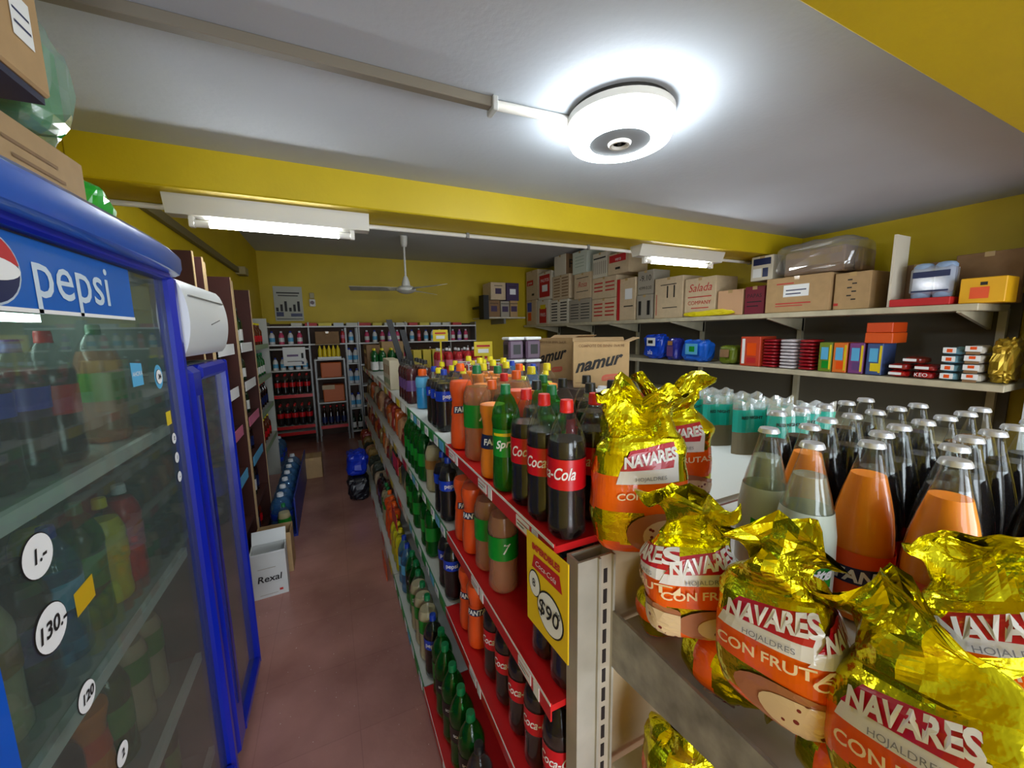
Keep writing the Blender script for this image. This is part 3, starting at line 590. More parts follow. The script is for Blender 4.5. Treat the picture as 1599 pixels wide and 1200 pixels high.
for (yy, zz, c, nm) in ((1.30, 0, (170, 24, 24), 'red'), (1.17, 0, (180, 30, 26), 'red'), (1.30, .05, (150, 30, 26), 'dark red'), (1.165, .05, (160, 34, 30), 'dark red'), (1.23, .10, (120, 36, 24), 'brown red')):
    t = softpack(yy - .065, yy + .065, .05, mat('p' + nm.replace(' ', '_'), c, .25, coat=.5), 'x', 90 + pk, z=MZ + zz, amp=.006, d=.18, marks=[('KEO', 0, 0, .035, PAPER)] if pk == 1 else [('#', -.04, .03, -.01, .008, PAPER)])
    t['label'] = f'{nm} shiny biscuit packet ' + ('lying on the shelf, far one of the pile', 'lying on the shelf, near one of the pile', 'second layer of the pile, far one', 'second layer of the pile, near one', 'topmost of the red pile')[pk]; pk += 1
for k in range(4):
    softpack(1.0, 1.10, .055, mat('bluewhite_pack', (120, 170, 190), .25, coat=.5), 'blue-white packet with orange spot in the stack beside the gold packets', 110 + k, z=MZ + k * .056, amp=.006, marks=[('#', -.03, .03, -.015, .02, PAPER), ('#', -.012, .014, -.01, .012, LBL['orange'])], group='blue-white packets stacked at the shelf end')
    softpack(.90, .995, .058, mat('brownwhite_pack', (196, 190, 176), .25, coat=.5), 'white and brown biscuit packet in the stack at the shelf end', 120 + k, z=MZ + k * .059, amp=.006, marks=[('#', -.035, .035, -.012, .022, PAPER), ('#', -.03, .03, -.03, -.014, KRAFT3), ('#', -.014, .014, .0, .018, LBL['orange'])], group='white and brown packets stacked at the shelf end')
t = thing('snack_pack', 'gold netted multipack in shade at the near end of the middle wall shelf', 'pack', (XM + .16, .845, MZ)); part('wrapper', blob(.26, .08, .27, mat('dull_gold', (170, 140, 40), .3, metal=.6), 77, 30, 22, .5, .02, 22), t)

# ------------------------------------------------------------------ main gondola
TZ = 1.21
LV = [(.06, .28), (.43, .40), (.80, .42), (TZ, .43)]       # level height, front edge x
bays = [(.705, 1.62), (1.625, 2.56), (2.565, 3.50), (3.505, 4.44), (4.445, 5.38), (5.385, 6.3)]
WSH = mat('shelf_white', (208, 212, 208), .45); GSTR = mat('strip_green', (60, 140, 90), .4)
for bi, (y0, y1) in enumerate(bays):
    lab = ('double-sided display shelf unit with bright red shelves nearest the camera', 'display shelf unit with white shelves and green price strips beyond the red one', 'display shelf unit, third along the aisle', 'display shelf unit, fourth along the aisle', 'display shelf unit, fifth along the aisle', 'display shelf unit at the far end of the row')[bi]
    t = thing('display_shelf_unit', lab, 'shelf unit', (0, y0, 0)); L = y1 - y0
    part('back_panel', MB().box(.80, .83, 0, L, 0, TZ - .02, mat('gondola_back', (120, 108, 88), .6)), t)
    for li, (z, x) in enumerate(LV):
        m = RED if bi == 0 else WSH
        s = MB().box(x + .004, .80, 0, L, z - .018, z, m)
        if li == 3: s.box(.80, 1.80, 0, L, z - .018, z, WSH)
        so = part('shelf', s, t)
        lipm = RED if bi == 0 else (GSTR if bi == 1 else CREAM)
        lip = MB(); lip.box(x, x + .004, 0, L, z - .045, z + .006, lipm)
        lo = part('price_strip', lip, so)
        if bi == 0:
            part('strip_line', MB().box(x - .0012, x, 0, L, z - .002, z + .006, PAPER), lo)
            for ty in ((.12, .42, .78) if li == 3 else (.1, .5)):
                tg = part('price_tag', MB().box(x - .002, x - .0002, ty, ty + .075, z - .038, z - .006, PAPER), lo)
                part('price_tag', MB().box(x - .002, x - .0002, ty - .045, ty - .015, z - .042, z - .004, PAPER), lo)
                printed(tg, plane((x - .002, ty + .0375, z - .022), (0, -1, 0), (0, 0, 1), .0008), [('#', -.03, .03, .004, .007, REDINK), ('#', -.03, .01, -.006, -.003, INK)])
        elif bi == 1:
            for k in range(9):
                cc = (PAPER, LBL['green'], PAPER, LBL['sky'], PAPER, LBL['green'])[(k + li) % 6]
                tg = part('price_tag', MB().box(x - .002, x - .0002, .03 + k * .1, .03 + k * .1 + .07, z - .045, z - .002, cc), lo)
                if cc is PAPER: printed(tg, plane((x - .002, .065 + k * .1, z - .022), (0, -1, 0), (0, 0, 1), .0008), [('LIV', 0, 0, .03, LBL['blue'])])
        else:
            for k in range(4):
                cc = (RED, PAPER, LBL['yellow'], PAPER)[(k + li + bi) % 4]
                part('price_tag', MB().box(x - .002, x - .0002, .08 + k * .22, .08 + k * .22 + .13, z - .05, z + .004, cc), lo)
        if li == 0: part('kick_plate', MB().box(x + .02, x + .03, 0, L, 0, z - .018, DARK), t)
    for yy in ((0, L - .03)): part('upright', MB().box(.78, .85, yy, yy + .03, 0, TZ - .02, CREAM), t)
    part('base_foot', MB().box(.3, .8, 0, .03, 0, .04, CREAM), t)
    for z, x1 in ((.8, 1.75), (.43, 1.78), (.06, 1.8)): part('shelf', MB().box(.83, x1, 0, L, z - .018, z, WSH), t)
# near end: grey slotted upright, tapering bracket, shelves
PG = mat('post_grey', (176, 172, 160), .45, nscale=10, namt=.15); SLOT = mat('slot_dark', (30, 20, 20), .8)
t = thing('end_display_shelf', 'worn grey metal end shelf with slotted post and bracket at the head of the row', 'shelf unit', (0, 0, 0))
mb = MB(); mb.box(.462, .468, .655, .70, 0, TZ - .022, PG); mb.box(.468, .560, .694, .70, 0, TZ - .022, PG); mb.box(.468, .515, .655, .661, 0, TZ - .022, PG); mb.box(.515, .521, .648, .661, 0, TZ - .022, PG)
mb.box(.521, .556, .655, .661, 0, TZ - .022, mat('post_face', (186, 176, 158), .45)); mb.box(.556, .562, .648, .70, 0, TZ - .022, PG)
k = 0.08
while k < TZ - .08: mb.box(.533, .543, .6535, .6552, k, k + .035, SLOT); k += .052
part('post', mb, t, label='grey slotted upright post')
mb = MB(); mb.box(1.70, 1.76, .655, .70, 0, TZ - .022, PG); part('post', mb, t)
part('back_panel', MB().box(.562, 1.70, .672, .684, 0, TZ - .03, mat('panel_tan', (188, 166, 132), .6, nscale=5, namt=.2)), t, label='tan back panel')
for x in (.556, 1.69):
    ya, yb = .648, .06
    vs = []
    for xx in (x, x + .007): vs += [(xx, ya, 1.045), (xx, yb, 1.045), (xx, yb, .985), (xx, ya - .02, .90), (xx, ya, .90)]
    part('bracket', MB().add(vs, [(0, 1, 2, 3, 4), (9, 8, 7, 6, 5)] + [(i, (i + 1) % 5, 5 + (i + 1) % 5, 5 + i) for i in range(5)], mat('bracket_worn', (150, 148, 142), .4, nscale=18, namt=.45)), t, label='scuffed grey shelf bracket')
part('shelf', MB().box(.566, 1.688, .06, .65, .985, 1.005, CREAM), t)
part('shelf', MB().box(.566, 1.76, .05, .65, .60, .62, CREAM), t)
part('shelf', MB().box(.672, 1.76, .08, .672, TZ - .02, TZ, WSH), t, label='white top shelf under the glass bottles')
part('shelf_lip', MB().box(.672, 1.76, .076, .08, TZ - .04, TZ + .004, WSH), t)

# ---- bottles on the top red shelf
N1 = 32
for i, (x, y) in enumerate(((.49, .745), (.487, .845), (.487, .945))):
    bottle('cola', x, y, TZ, f'red-capped cola bottle, {ORD[i]} at the front edge of the top red shelf', n=N1, turn=(-.9, .1, .25)[i])
bottle('lime', .475, 1.06, TZ, 'slim green lemon-lime bottle with green cap at the front of the top red shelf', n=N1, turn=.1)
bottle('orangp', .478, 1.175, TZ, 'orange soda bottle with navy label, between the green bottle and the big clear one', n=N1, turn=.2)
bottle('grape', .50, 1.38, TZ, 'wide clear bottle of pale peach drink with green label on the top red shelf', n=N1, turn=.2, s=1.04)
bottle('orange', .487, 1.545, TZ, 'waisted bright orange soda bottle, last before the white shelf', n=N1, turn=.3, s=1.03)
back = [('cola', .605, .79, 'red'), ('cola', .715, .80, 'red'), ('lime', .585, .97, 'green'), ('colax', .60, 1.09, None), ('colax', .71, .95, None), ('colax', .70, 1.09, None), ('colax', .81, .97, None), ('colax', .82, 1.12, None), ('lime', .70, 1.22, 'green'),
        ('grape', .62, 1.46, 'green'), ('orange', .60, 1.24, 'orange'), ('orangy', .72, 1.35, None), ('grape', .74, 1.5, 'orange'), ('orangy', .61, 1.60, None), ('grape', .74, 1.64, 'yellow'), ('orangy', .85, 1.45, None), ('colax', .60, 1.35, 'red')]
for i, (k, x, y, cp) in enumerate(back):
    nm = {'cola': 'cola bottle with red cap', 'lime': 'green lemon-lime bottle', 'colax': 'cola bottle with black cap', 'grape': 'clear bottle of peach drink', 'orange': 'orange soda bottle', 'orangy': 'orange soda bottle with yellow cap'}[k]
    if k == 'grape' and cp != 'green': nm += f' with {cp} cap'
    if k == 'colax' and cp: nm = 'cola bottle with red cap'
    # rows are told apart by what stands in front of them
    fronts = [((.745), 'nearest front cola bottle'), (.845, 'middle front cola bottle'), (.945, 'far front cola bottle'), (1.06, 'slim green bottle'), (1.175, 'small orange bottle'), (1.38, 'wide peach bottle'), (1.545, 'waisted orange bottle')]
    fr = min(fronts, key=lambda q: abs(q[0] - y * .487 / x * 1.0 - 0.0) if 0 else abs(q[0] - y))[1]
    rown = 'second row' if x < .66 else ('third row' if x < .78 else 'fourth row')
    bottle(k, x, y, TZ, f'{nm}, {rown}, behind the {fr}', n=24, cap=cp)

# ---- top of the next bays
bottle('sport', .53, 2.50, TZ, 'bright blue sports drink bottle with orange cap standing on white shelf paper', n=N1, turn=.2, name='sports_drink_bottle', s=1.05)
for i in range(6):
    bottle('colad', .50 + .0 * i + (.1 if i > 2 else 0), 1.86 + (i % 3) * .1, TZ, f'dark cola bottle with blue label, {ORD[i % 3]} of the ' + ('front' if i < 3 else 'second') + ' row beyond the orange bottles', n=24, cap='yellow' if i % 2 else None)
for r in range(2):
    for i in range(4): bottle('darkred', .50 + r * .1, 2.72 + i * .1, TZ, 'dark red juice bottle in the block behind the blue sports drink', 'dark red juice bottles behind the blue sports drink', n=16)
for i in range(4): bottle('colad', .62 + i * .1, 2.34 + .05 * (i % 2), TZ, 'dark cola bottle in the middle of the shelf top behind the blue label colas', 'dark colas in the middle of the shelf top', n=16, cap='yellow')
for i in range(5): bottle('orangy', .74 + (i % 2) * .1, 1.80 + i * .095, TZ, 'orange soda bottle with yellow cap deep in the cluster by the purple tubs', 'yellow-capped orange bottles deep in the cluster', n=16)
for i in range(4): bottle('water' if i % 2 else 'yellow', .96, 1.65 + i * .13, TZ, ('pale water bottle' if i % 2 else 'yellow soda bottle') + f', {ORD[i//2]} in the row beside the purple tubs', n=16)
for i in range(4):
    carton(.50, 3.50 + i * .11, TZ, .10, .10, .26, mat('cream_pack', (206, 196, 168), .6), f'cream food pack standing in line, {ORD[i]} at the shelf edge', tape=False, name='food_pack', cat='pack', front=[('#', -.03, .03, .0, .08, LBL['tan']), ('#', -.03, .03, -.09, -.04, LBL['green'])])
t = thing('shelf_tray', 'white tray on the shelf top in front of the far green bottles', 'tray', (.62, 4.3, TZ + .001)); part('tray', MB().box(-.16, .16, -.3, .3, 0, .02, PAPER, .004), t)
i = 0
for x in (.52, .62, .74, .84):
    for y in (5.35, 5.46): bottle('greenw', x, y, TZ, 'green bottle with white label at the far end of the shelf top', 'green bottles with white labels at the far end', n=16)
carton(.535, 5.85, TZ, .5, .18, .34, KRAFT3, 'brown cardboard display stacked with snacks at the far end of the shelf top', name='display_box', front=[('#', -.2, .2, -.1, .0, LBL['tan']), ('#', -.2, .2, .05, .1, LBL['yellow'])], tape=False)
carton(.80, 5.8, TZ, .3, .3, .38, KRAFT, 'open tan carton standing behind the green bottles', name='cardboard_box')
for i in range(6): carton(.98 + (i % 3) * .12, 4.9 + (i // 3) * .12, TZ, .1, .1, .28, mat('yellow_pack', (196, 176, 60), .5), 'yellow food pack between the green bottles and the black stands', 'x' and 0, tape=False, name='food_pack', cat='pack', group='yellow packs in the middle of the far shelf top', front=[('#', -.03, .03, -.02, .08, LBL['green'])])
i = 0
for r in range(2):
    for c in range(6): bottle('redf', 1.12 + c * .11, 4.3 + r * .12, TZ, 'red drink bottle in the double row on the far shelf top', 'red drink bottles on the far shelf top', n=16, s=1.05)
# black stands
for i, (x, y, dx, hh) in enumerate(((.50, 3.08, .075, .60), (.575, 3.02, .06, .52))):
    t = thing('sign_holder', ('taller black plastic sign holder leaning among the dark juice bottles', 'shorter black plastic sign holder beside the taller one')[i], 'sign holder', (x + dx, y + .1 - .0, TZ + .0))
    mb = MB(); a = (-dx * 2 + .02, 0, hh); 
    vs = [(sx * .022 + px, sy * .006, z) for px, z in ((0, 0), (-dx * 1.9, hh)) for sx, sy in ((-1, -1), (1, -1), (1, 1), (-1, 1))]
    mb.add(vs, [(3, 2, 1, 0), (4, 5, 6, 7), (0, 1, 5, 4), (1, 2, 6, 5), (2, 3, 7, 6), (3, 0, 4, 7)], BLACK); part('blade', mb, t)
    part('foot', MB().box(-.03, .03, -.03, .03, 0, .012, BLACK, .003), t)
# yellow price signs and white basket
for i, (x, y, z) in enumerate(((.95, 3.6, .50), (1.05, 2.74, .40))):
    t = thing('price_sign', ('yellow price sign on a stem in front of the red bottles, smaller', 'yellow price sign on a stem beside the white wire basket, larger')[i], 'price sign', (x, y, TZ), -.3)
    part('stem', MB().box(-.008, .008, -.004, .004, 0, z - .09, LBL['yellow']), t); part('foot', MB().box(-.03, .03, -.03, .03, 0, .01, LBL['yellow']), t)
    part('card', MB().box(-.07, .07, -.004, .004, z - .09, z + .02, LBL['yellow'], .002), t); printed(t, plane((0, -.004, z - .035), (1, 0, 0), (0, 0, 1)), [('#', -.04, .04, -.03, .0, PAPER), ('#', -.05, .05, .015, .03, REDINK)])
t = thing('wire_basket', 'white wire basket with small red packs behind the bottle cluster', 'basket', (1.2, 2.95, TZ)); mb = MB()
for z in (.0, .12, .24):
    mb.tube((-.25, -.15, z + .006), (.25, -.15, z + .006), .005, PAPER, 6); mb.tube((-.25, .15, z + .006), (.25, .15, z + .006), .005, PAPER, 6); mb.tube((-.25, -.15, z + .006), (-.25, .15, z + .006), .005, PAPER, 6); mb.tube((.25, -.15, z + .006), (.25, .15, z + .006), .005, PAPER, 6)
for k in range(7): mb.tube((-.25 + k * .083, -.15, 0.003), (-.25 + k * .083, -.15, .25), .004, PAPER, 6)
for k in range(7): mb.tube((-.25 + k * .083, .15, 0.003), (-.25 + k * .083, .15, .25), .004, PAPER, 6)
part('wire_frame', mb, t)
for k in range(5): carton(1.0 + k * .1, 2.95, TZ + .004, .22, .07, .22, (REDB, LBL['pink'])[k % 2], f'small {("red", "pink")[k % 2]} pack inside the white wire basket', tape=False, name='small_pack', cat='pack', group=f'{("red", "pink")[k % 2]} packs in the basket')
# purple tubs
TUB = mat('tub_purple', (92, 72, 92), .35)
for c, x in enumerate((1.13, 1.25)):
    for r in range(3):
        t = thing('plastic_tub', f'purple tub with white lid, {("bottom", "middle", "top")[r]} of the {("first", "second")[c]} stack beside the printed cartons', 'tub', (x, 2.38 - c * .02, TZ + r * .152))
        part('tub', MB().box(-.055, .055, -.055, .055, 0, .13, TUB, .012), t); part('lid', MB().box(-.059, .059, -.059, .059, .13, .15, PAPER, .006), t)
        printed(t, plane((0, -.0555, .065), (1, 0, 0), (0, 0, 1)), [('#', -.025, .03, -.03, .035, LBL['black'])]); printed(t, plane((-.0555, 0, .065), (0, -1, 0), (0, 0, 1)), [('#', -.025, .03, -.03, .035, LBL['black'])])
# namur cartons
t = thing('display_riser', 'dark low riser on the shelf top under the two printed cartons', 'riser', (1.62, 2.55, TZ + .001)); part('riser', MB().box(-.165, .17, -.45, .45, 0, .098, mat('riser_dark', (60, 44, 34), .7)), t)
def namur(ox, oy, oz, ang, w_, d_, h_, label, nsz):
    t = thing('cardboard_box', label, 'box', (ox, oy, oz), ang); mb = MB(); e = .005
    mb.box(0, w_, 0, e, 0, h_, KRAFT); mb.box(0, w_, d_ - e, d_, 0, h_, KRAFT); mb.box(0, e, e, d_ - e, 0, h_, KRAFT); mb.box(w_ - e, w_, e, d_ - e, 0, h_, KRAFT); mb.box(0, w_, 0, d_, 0, e, KRAFT)
    part('carton', mb, t)
    for (a, b) in (((0, d_), (w_, d_)), ((w_, 0), (w_, d_))):
        q = .07; nx_, ny_ = (0, 1) if a[1] == b[1] else (1, 0)
        part('flap', MB().add([(a[0], a[1], h_), (b[0], b[1], h_), (b[0] + nx_ * q * .9, b[1] + ny_ * q * .9, h_ + q * .35), (a[0] + nx_ * q * .9, a[1] + ny_ * q * .9, h_ + q * .35), (a[0], a[1], h_ - .004), (b[0], b[1], h_ - .004), (b[0] + nx_ * q * .9, b[1] + ny_ * q * .9, h_ + q * .35 - .004), (a[0] + nx_ * q * .9, a[1] + ny_ * q * .9, h_ + q * .35 - .004)],
             [(0, 1, 2, 3), (7, 6, 5, 4), (0, 4, 5, 1), (1, 5, 6, 2), (2, 6, 7, 3), (3, 7, 4, 0)], KRAFT), t)
    F = plane((w_ / 2, 0, h_ / 2), (1, 0, 0), (0, 0, 1))
    wraptext('lettering', 'namur', nsz * .86, up2(F), INK, t, .35, .004, .95, cx=-.025, cy=.015, slope=.22)
    wraptext('lettering', 'COMPOTE DE BINN  3x4.98', .026, up2(F), KRAFT3, t, 0, .0005, .95, cy=h_ * .41)
    pts = MB(); vs = [F(.06 + .055 * math.copysign(abs(math.cos(a)) ** .5, math.cos(a)), -.085 + .022 * math.copysign(abs(math.sin(a)) ** .6, math.sin(a)) + .2 * .055 * math.cos(a)) for a in [2 * PI * i / 24 for i in range(24)]]
    pts.add(vs, [tuple(range(24))], mat('seal_red', (196, 92, 72), .6)); s_ = part('seal', pts, t, label='faded red oval seal')
    wraptext('lettering', 'CEREALES', .018, up2(F, 3), KRAFT, s_, 0, 0, cx=.06, cy=-.085, slope=.2)
    part('print', patch(F, [(-w_ * .46, -h_ * .4), (-w_ * .1, -h_ * .4), (-w_ * .1, -h_ * .385), (-w_ * .46, -h_ * .385)], KRAFT3, 1, 1), t)
    return t
namur(1.50, 2.20, TZ + .10, -.58, .37, .24, .315, 'open brown carton with large black slanted lettering, nearer of the two', .14)
t = namur(1.565, 2.92, TZ + .10, -1.19, .41, .26, .33, 'open brown carton with large black slanted lettering, farther one turned aside', .15)
# white bay of goods between: jars, small boxes
for i in range(6): bottle('jar', 1.48 + (i % 3) * .1, 1.88 + (i // 3) * .1, TZ, 'small glass jar with white lid below the printed carton', 'glass jars with white lids below the printed carton', n=20, name='glass_jar', cat='jar')
for i in range(5): carton(1.66, 1.62 - .0 + (i % 2) * .11, TZ + (i // 2) * .05, .1, .16, .045, mat('yellow_small', (206, 176, 30), .5), f'small flat yellow box, {("bottom pair, near", "bottom pair, far", "middle pair, near", "middle pair, far", "topmost")[i]} of the pile by the jars', tape=False, name='food_box', front=[('#', -.03, .03, -.01, .01, REDINK)])
for i in range(4): carton(1.46, 1.47 + i * .1, TZ, .09, .12, .12, KRAFT3, f'brown snack tray box, {ORD[i]} in the line by the green pouches', tape=False, name='food_box')
for i, (x, y) in enumerate(((.935, 1.07), (.935, .96))): bottle('gcola', x, y, TZ, f'clear glass soft drink bottle with crown cap, {("farther", "nearer")[i]} of two behind the red-capped colas', n=24, name='glass_bottle')

# teal pouches
TEAL = mat('teal_pouch', (20, 168, 150), .3, coat=.4)
PCL = clear('pouch_clear', (225, 235, 235), .4, .1, .2)
k = 0
def pouch(x, y, label, seed, rz, group):
    t = thing('snack_pouch', label, 'pouch', (x, y, TZ), rz, group); r = random.Random(seed)
    mb = MB(); W, H = .13, .21; nu, nv = 10, 12
    def S(u, v, side): # u -1..1, v 0..1
        th = (.022 * (1 - v) ** .6 + .002) * (1 - u * u) ** .5 + .0008
        return Vector((u * W / 2, side * th + .008 * math.sin(u * 5 + seed) * v, v * H * (1 + .03 * math.sin(u * 7 + seed) * (v > .9)))) 
    for side in (-1, 1):
        vs = [S(-1 + 2 * i / nu, j / nv, side) for j in range(nv + 1) for i in range(nu + 1)]
        o = len(mb.v)
        for j in range(nv):
            m = PCL if j > 9 else (TEAL if j > 4 else mat('pouch_window', (120, 110, 84), .4))
            mb.add([vs[j * (nu + 1) + i] for i in range(nu + 1)] + [vs[(j + 1) * (nu + 1) + i] for i in range(nu + 1)], [(i, i + 1, nu + 2 + i, nu + 1 + i) for i in range(nu)], m)
    part('pouch', mb, t)
    wraptext('lettering', 'RED NIGHT', .016, lambda a, b: S(a / W * 2, b / H, -1) + Vector((0, -.0015, 0)), INK, t, 0, .0005, cy=.145)
for r in range(3):
    for c in range(5):
        pouch(1.46 + r * .09, .80 + c * .135, 'clear-topped teal snack pouch in the block behind the glass bottles', r * 7 + c, .35 + rnd.uniform(-.15, .15) - 1.1 * 0 - .9, 'teal snack pouches behind the glass bottles')
# glass bottles on the end shelf
G = [('gsprite', .735, .432), ('gsprite', .700, .342), ('gorange', .825, .410), ('gorange', .787, .300), ('gorange', .780, .205),
     ('gcola', .915, .424), ('gcola', 1.003, .42), ('gcola', 1.09, .416), ('gcola', 1.178, .412), ('gcola', 1.266, .405),
     ('gcola', .876, .322), ('gcola', .964, .33), ('gcola', 1.052, .326), ('gcola', 1.14, .322), ('gcola', 1.228, .318), ('gcola', 1.316, .32),
     ('gcola', .872, .232), ('gcola', .960, .24), ('gcola', 1.048, .236), ('gcola', 1.136, .232), ('gcola', 1.224, .228), ('gcola', .975, .15),
     ('gcola', .90, .512), ('gcola', .988, .51), ('gcola', 1.076, .506), ('gcola', 1.164, .502), ('gcola', 1.252, .5), ('gcola', 1.063, .148), ('gcola', 1.151, .144)]
names = ['clear lemon soda glass bottle with frosted green label, farther one beside the orange bottle', 'clear lemon soda glass bottle with frosted green label, nearer one',
         'orange soda glass bottle half hidden behind the lemon soda bottles', 'orange soda glass bottle next to the near lemon soda bottle', 'largest-looking orange soda glass bottle, closest to the camera']
for i, (k, x, y) in enumerate(G):
    if i < 5: bottle(k, x, y, TZ, names[i], n=36, turn=(-.15, -.2, .2, .3, .25)[i], name='glass_bottle')
    else: bottle(k, x, y, TZ, 'dark cola glass bottle with crown cap in the block beside the orange bottles', 'cola glass bottles on the end shelf', n=28, name='glass_bottle', turn=rnd.uniform(.2, 1.2))

# ------------------------------------------------------------------ foil bags of sweet bread
CAKE = None
def cakemat():
    m = bpy.data.materials.new('cake_picture'); m.use_nodes = True; nt = m.node_tree; b = nt.nodes['Principled BSDF']; tc = nt.nodes.new('ShaderNodeTexCoord')
    v = nt.nodes.new('ShaderNodeTexVoronoi'); v.inputs['Scale'].default_value = 58; nt.links.new(tc.outputs['Object'], v.inputs['Vector'])
    cr = nt.nodes.new('ShaderNodeValToRGB'); cr.color_ramp.interpolation = 'CONSTANT'; e = cr.color_ramp.elements; e[0].position = 0; e[0].color = (*s2l((120, 30, 20)), 1); e[1].position = .2; e[1].color = (*s2l((226, 200, 158)), 1)
    nt.links.new(v.outputs['Distance'], cr.inputs[0]); nt.links.new(cr.outputs[0], b.inputs['Base Color']); b.inputs['Roughness'].default_value = .3; b.inputs['Coat Weight'].default_value = .4; return m
CAKE = cakemat(); CRUST = mat('crust_picture', (172, 110, 74), .3, coat=.4)
def bread_bag(label, loc, rot, W=.19, D=.12, H=.33, seed=1, crumpled=1.0, faces=(0,), top=.70):
    t = bpy.data.objects.new('sweet_bread_bag', None); COL.objects.link(t); t.location = loc; t.rotation_euler = rot; tag(t, label, 'bread bag')
    def S(th, v, off=0.0, fine=True):
        # th angle (0 = front, -Y), v 0..1 height
        e = .62; c, s = math.sin(th), -math.cos(th)
        sp = lambda q, k: math.copysign(abs(q) ** k, q)
        w_ = W / 2; d_ = D / 2
        if v < .06: f = .80 + .2 * (v / .06) ** .5; w_ *= f; d_ *= f
        elif v > top - .06:
            q = min(1, (v - top + .06) / (.90 - top + .06)); g = (1 - q) ** .8
            w_ *= .62 + .38 * g + .55 * max(0, (v - .88) / .12) ; d_ *= .10 + .90 * g
        p = Vector((w_ * sp(c, e), d_ * sp(s, e), v * H))
        n_ = Vector((c / max(W, .01), s / max(D, .01), 0)).normalized()
        a = .004 + .020 * max(0, min(1, (v - .50) / .30)) * crumpled
        lab = max(0, math.cos(th - faces[0])) if v < .72 else 0
        a *= (1 - .75 * lab)
        bulge = .012 * math.sin(PI * min(1, v / top)) if v < top else 0
        p += n_ * (crumple(p, 8.0, a, seed) + bulge + off)
        if v > top: p.z += crumple(p, 6.0, .05 * crumpled * (v - top) / (1 - top), seed + 3); p.x += .02 * math.sin(seed * 2.1) * (v - top) / (1 - top); p.y += crumple(p, 5, .06 * (v - top) / (1 - top), seed + 9)
        return p
    nu, nv = 56, 60; mb = MB(); vs = [S(2 * PI * i / nu, j / nv) for j in range(nv + 1) for i in range(nu)]
    rows = {FOILG: [], ORANGEF: []}
    k1 = mb.mi(FOILG); k2 = mb.mi(ORANGEF); mb.v = [tuple(v) for v in vs]
    for j in range(nv):
        for i in range(nu):
            q = (i + 1) % nu; v = j / nv; wav = .02 * math.sin(2 * PI * i / nu * 2 + seed)
            mb.f.append([j * nu + i, j * nu + q, (j + 1) * nu + q, (j + 1) * nu + i]); mb.m.append(k2 if .26 + wav < v < .48 + wav or v < .05 + wav else k1)
    mb.f.append(list(range(nu))[::-1]); mb.m.append(k2)
    part('foil_wrapper', mb, t)
    for fa in faces:
        hw = (W / 2 if abs(math.sin(fa)) < .5 else D / 2) * 1.0; sc = 1.08 if abs(math.sin(fa)) < .5 else .70
        surf = lambda x, y, k=1.0, hw=hw, sc=sc, fa=fa: S(fa + math.copysign(math.asin(min(.985, (abs(x) * sc / hw)) ** (1 / .62)), x), y / H, .0015 + .0012 * k)
        cakep = MB(); 
        vs = []; nr, na = 5, 22
        cx, cy, rx, ry = .03, .15 * H, .062, .135 * H
        vs.append(surf(cx, cy, 1))
        for r in range(1, nr + 1):
            for a in range(na): aa = 2 * PI * a / na; vs.append(surf(cx + rx * r / nr * math.cos(aa), max(.004, cy + ry * r / nr * math.sin(aa)), 1))
        fs = [(0, 1 + a, 1 + (a + 1) % na) for a in range(na)] + [(1 + (r - 1) * na + a, 1 + r * na + a, 1 + r * na + (a + 1) % na, 1 + (r - 1) * na + (a + 1) % na) for r in range(1, nr) for a in range(na)]
        part('cake_picture', cakep.add(vs, fs, CRUST), t, label='printed picture of sliced fruit cake')
        c2_ = MB(); vs = [surf(cx + .012, cy - .004, 2)]
        for r in range(1, nr + 1):
            for a in range(na): aa = 2 * PI * a / na; vs.append(surf(cx + .014 + rx * .72 * r / nr * math.cos(aa), max(.004, cy - .004 + ry * .78 * r / nr * math.sin(aa)), 2))
        part('cake_picture', c2_.add(vs, fs, CAKE), t)
        lp = part('white_panel', patch(surf, [(-.052, H * .455), (.062, H * .475), (.062, H * .62), (-.045, H * .54)], LOGOW, 12, 6), t)
        wraptext('lettering', 'HOJALDRES', .011, up2(surf, 3), mat('grey_ink', (130, 130, 140), .6), lp, 0, 0, cx=.01, cy=H * .497, slope=.1)
        lg = part('logo_panel', patch(up2(surf, 2.5), [(-.046, H * .535), (.052, H * .56), (.060, H * .705), (-.028, H * .655)], LOGO, 12, 6), t)
        wraptext('lettering', 'NAVARES', .033, up2(surf, 4.5), LOGOW, lg, .0, .0014, .70, cx=.010, cy=H * .612, slope=.22)
        wraptext('lettering', 'CON FRUTAS', .021, up2(surf, 3), mat('cream_ink', (250, 224, 180), .5), t, 0, .0004, cx=.014, cy=H * .40, slope=.12)
    return t
HP = PI / 2
bread_bag('golden foil bag of fruit sweet bread standing on the post corner beside red-capped colas', (.607, .633, TZ + .002), (0, 0, fc(.607, .633) + .25), W=.185, D=.10, H=.36, seed=3)
bread_bag('golden foil bag of fruit sweet bread standing behind, next to the lemon soda bottle', (.865, .77, TZ + .002), (0, 0, fc(.86, .77) + .15), W=.18, D=.10, H=.34, seed=11)
bread_bag('golden sweet bread bag at the back of the pile, below the lemon soda bottles', (.578, .455, 1.145), (0, R2(-3), fc(.6, .41) + .35), W=.14, D=.08, H=.25, seed=33, faces=(0, -HP))
bread_bag('golden sweet bread bag in the middle of the pile between two logo bags', (.572, .295, 1.138), (R2(-3), R2(-5), fc(.585, .285) - .35), W=.14, D=.085, H=.25, seed=21, faces=(0, HP))
bread_bag('large golden sweet bread bag in front, nearest the camera, with two logo panels', (.560, .122, 1.12), (R2(-8), R2(-12), fc(.585, .15) - .40), W=.165, D=.095, H=.25, seed=45, faces=(0, HP))
bread_bag('golden sweet bread bag leaning in front of the nearest orange soda glass bottle', (.712, .095, 1.232), (R2(-2), R2(-20), fc(.66, .09) + .1), W=.125, D=.065, H=.21, seed=52)
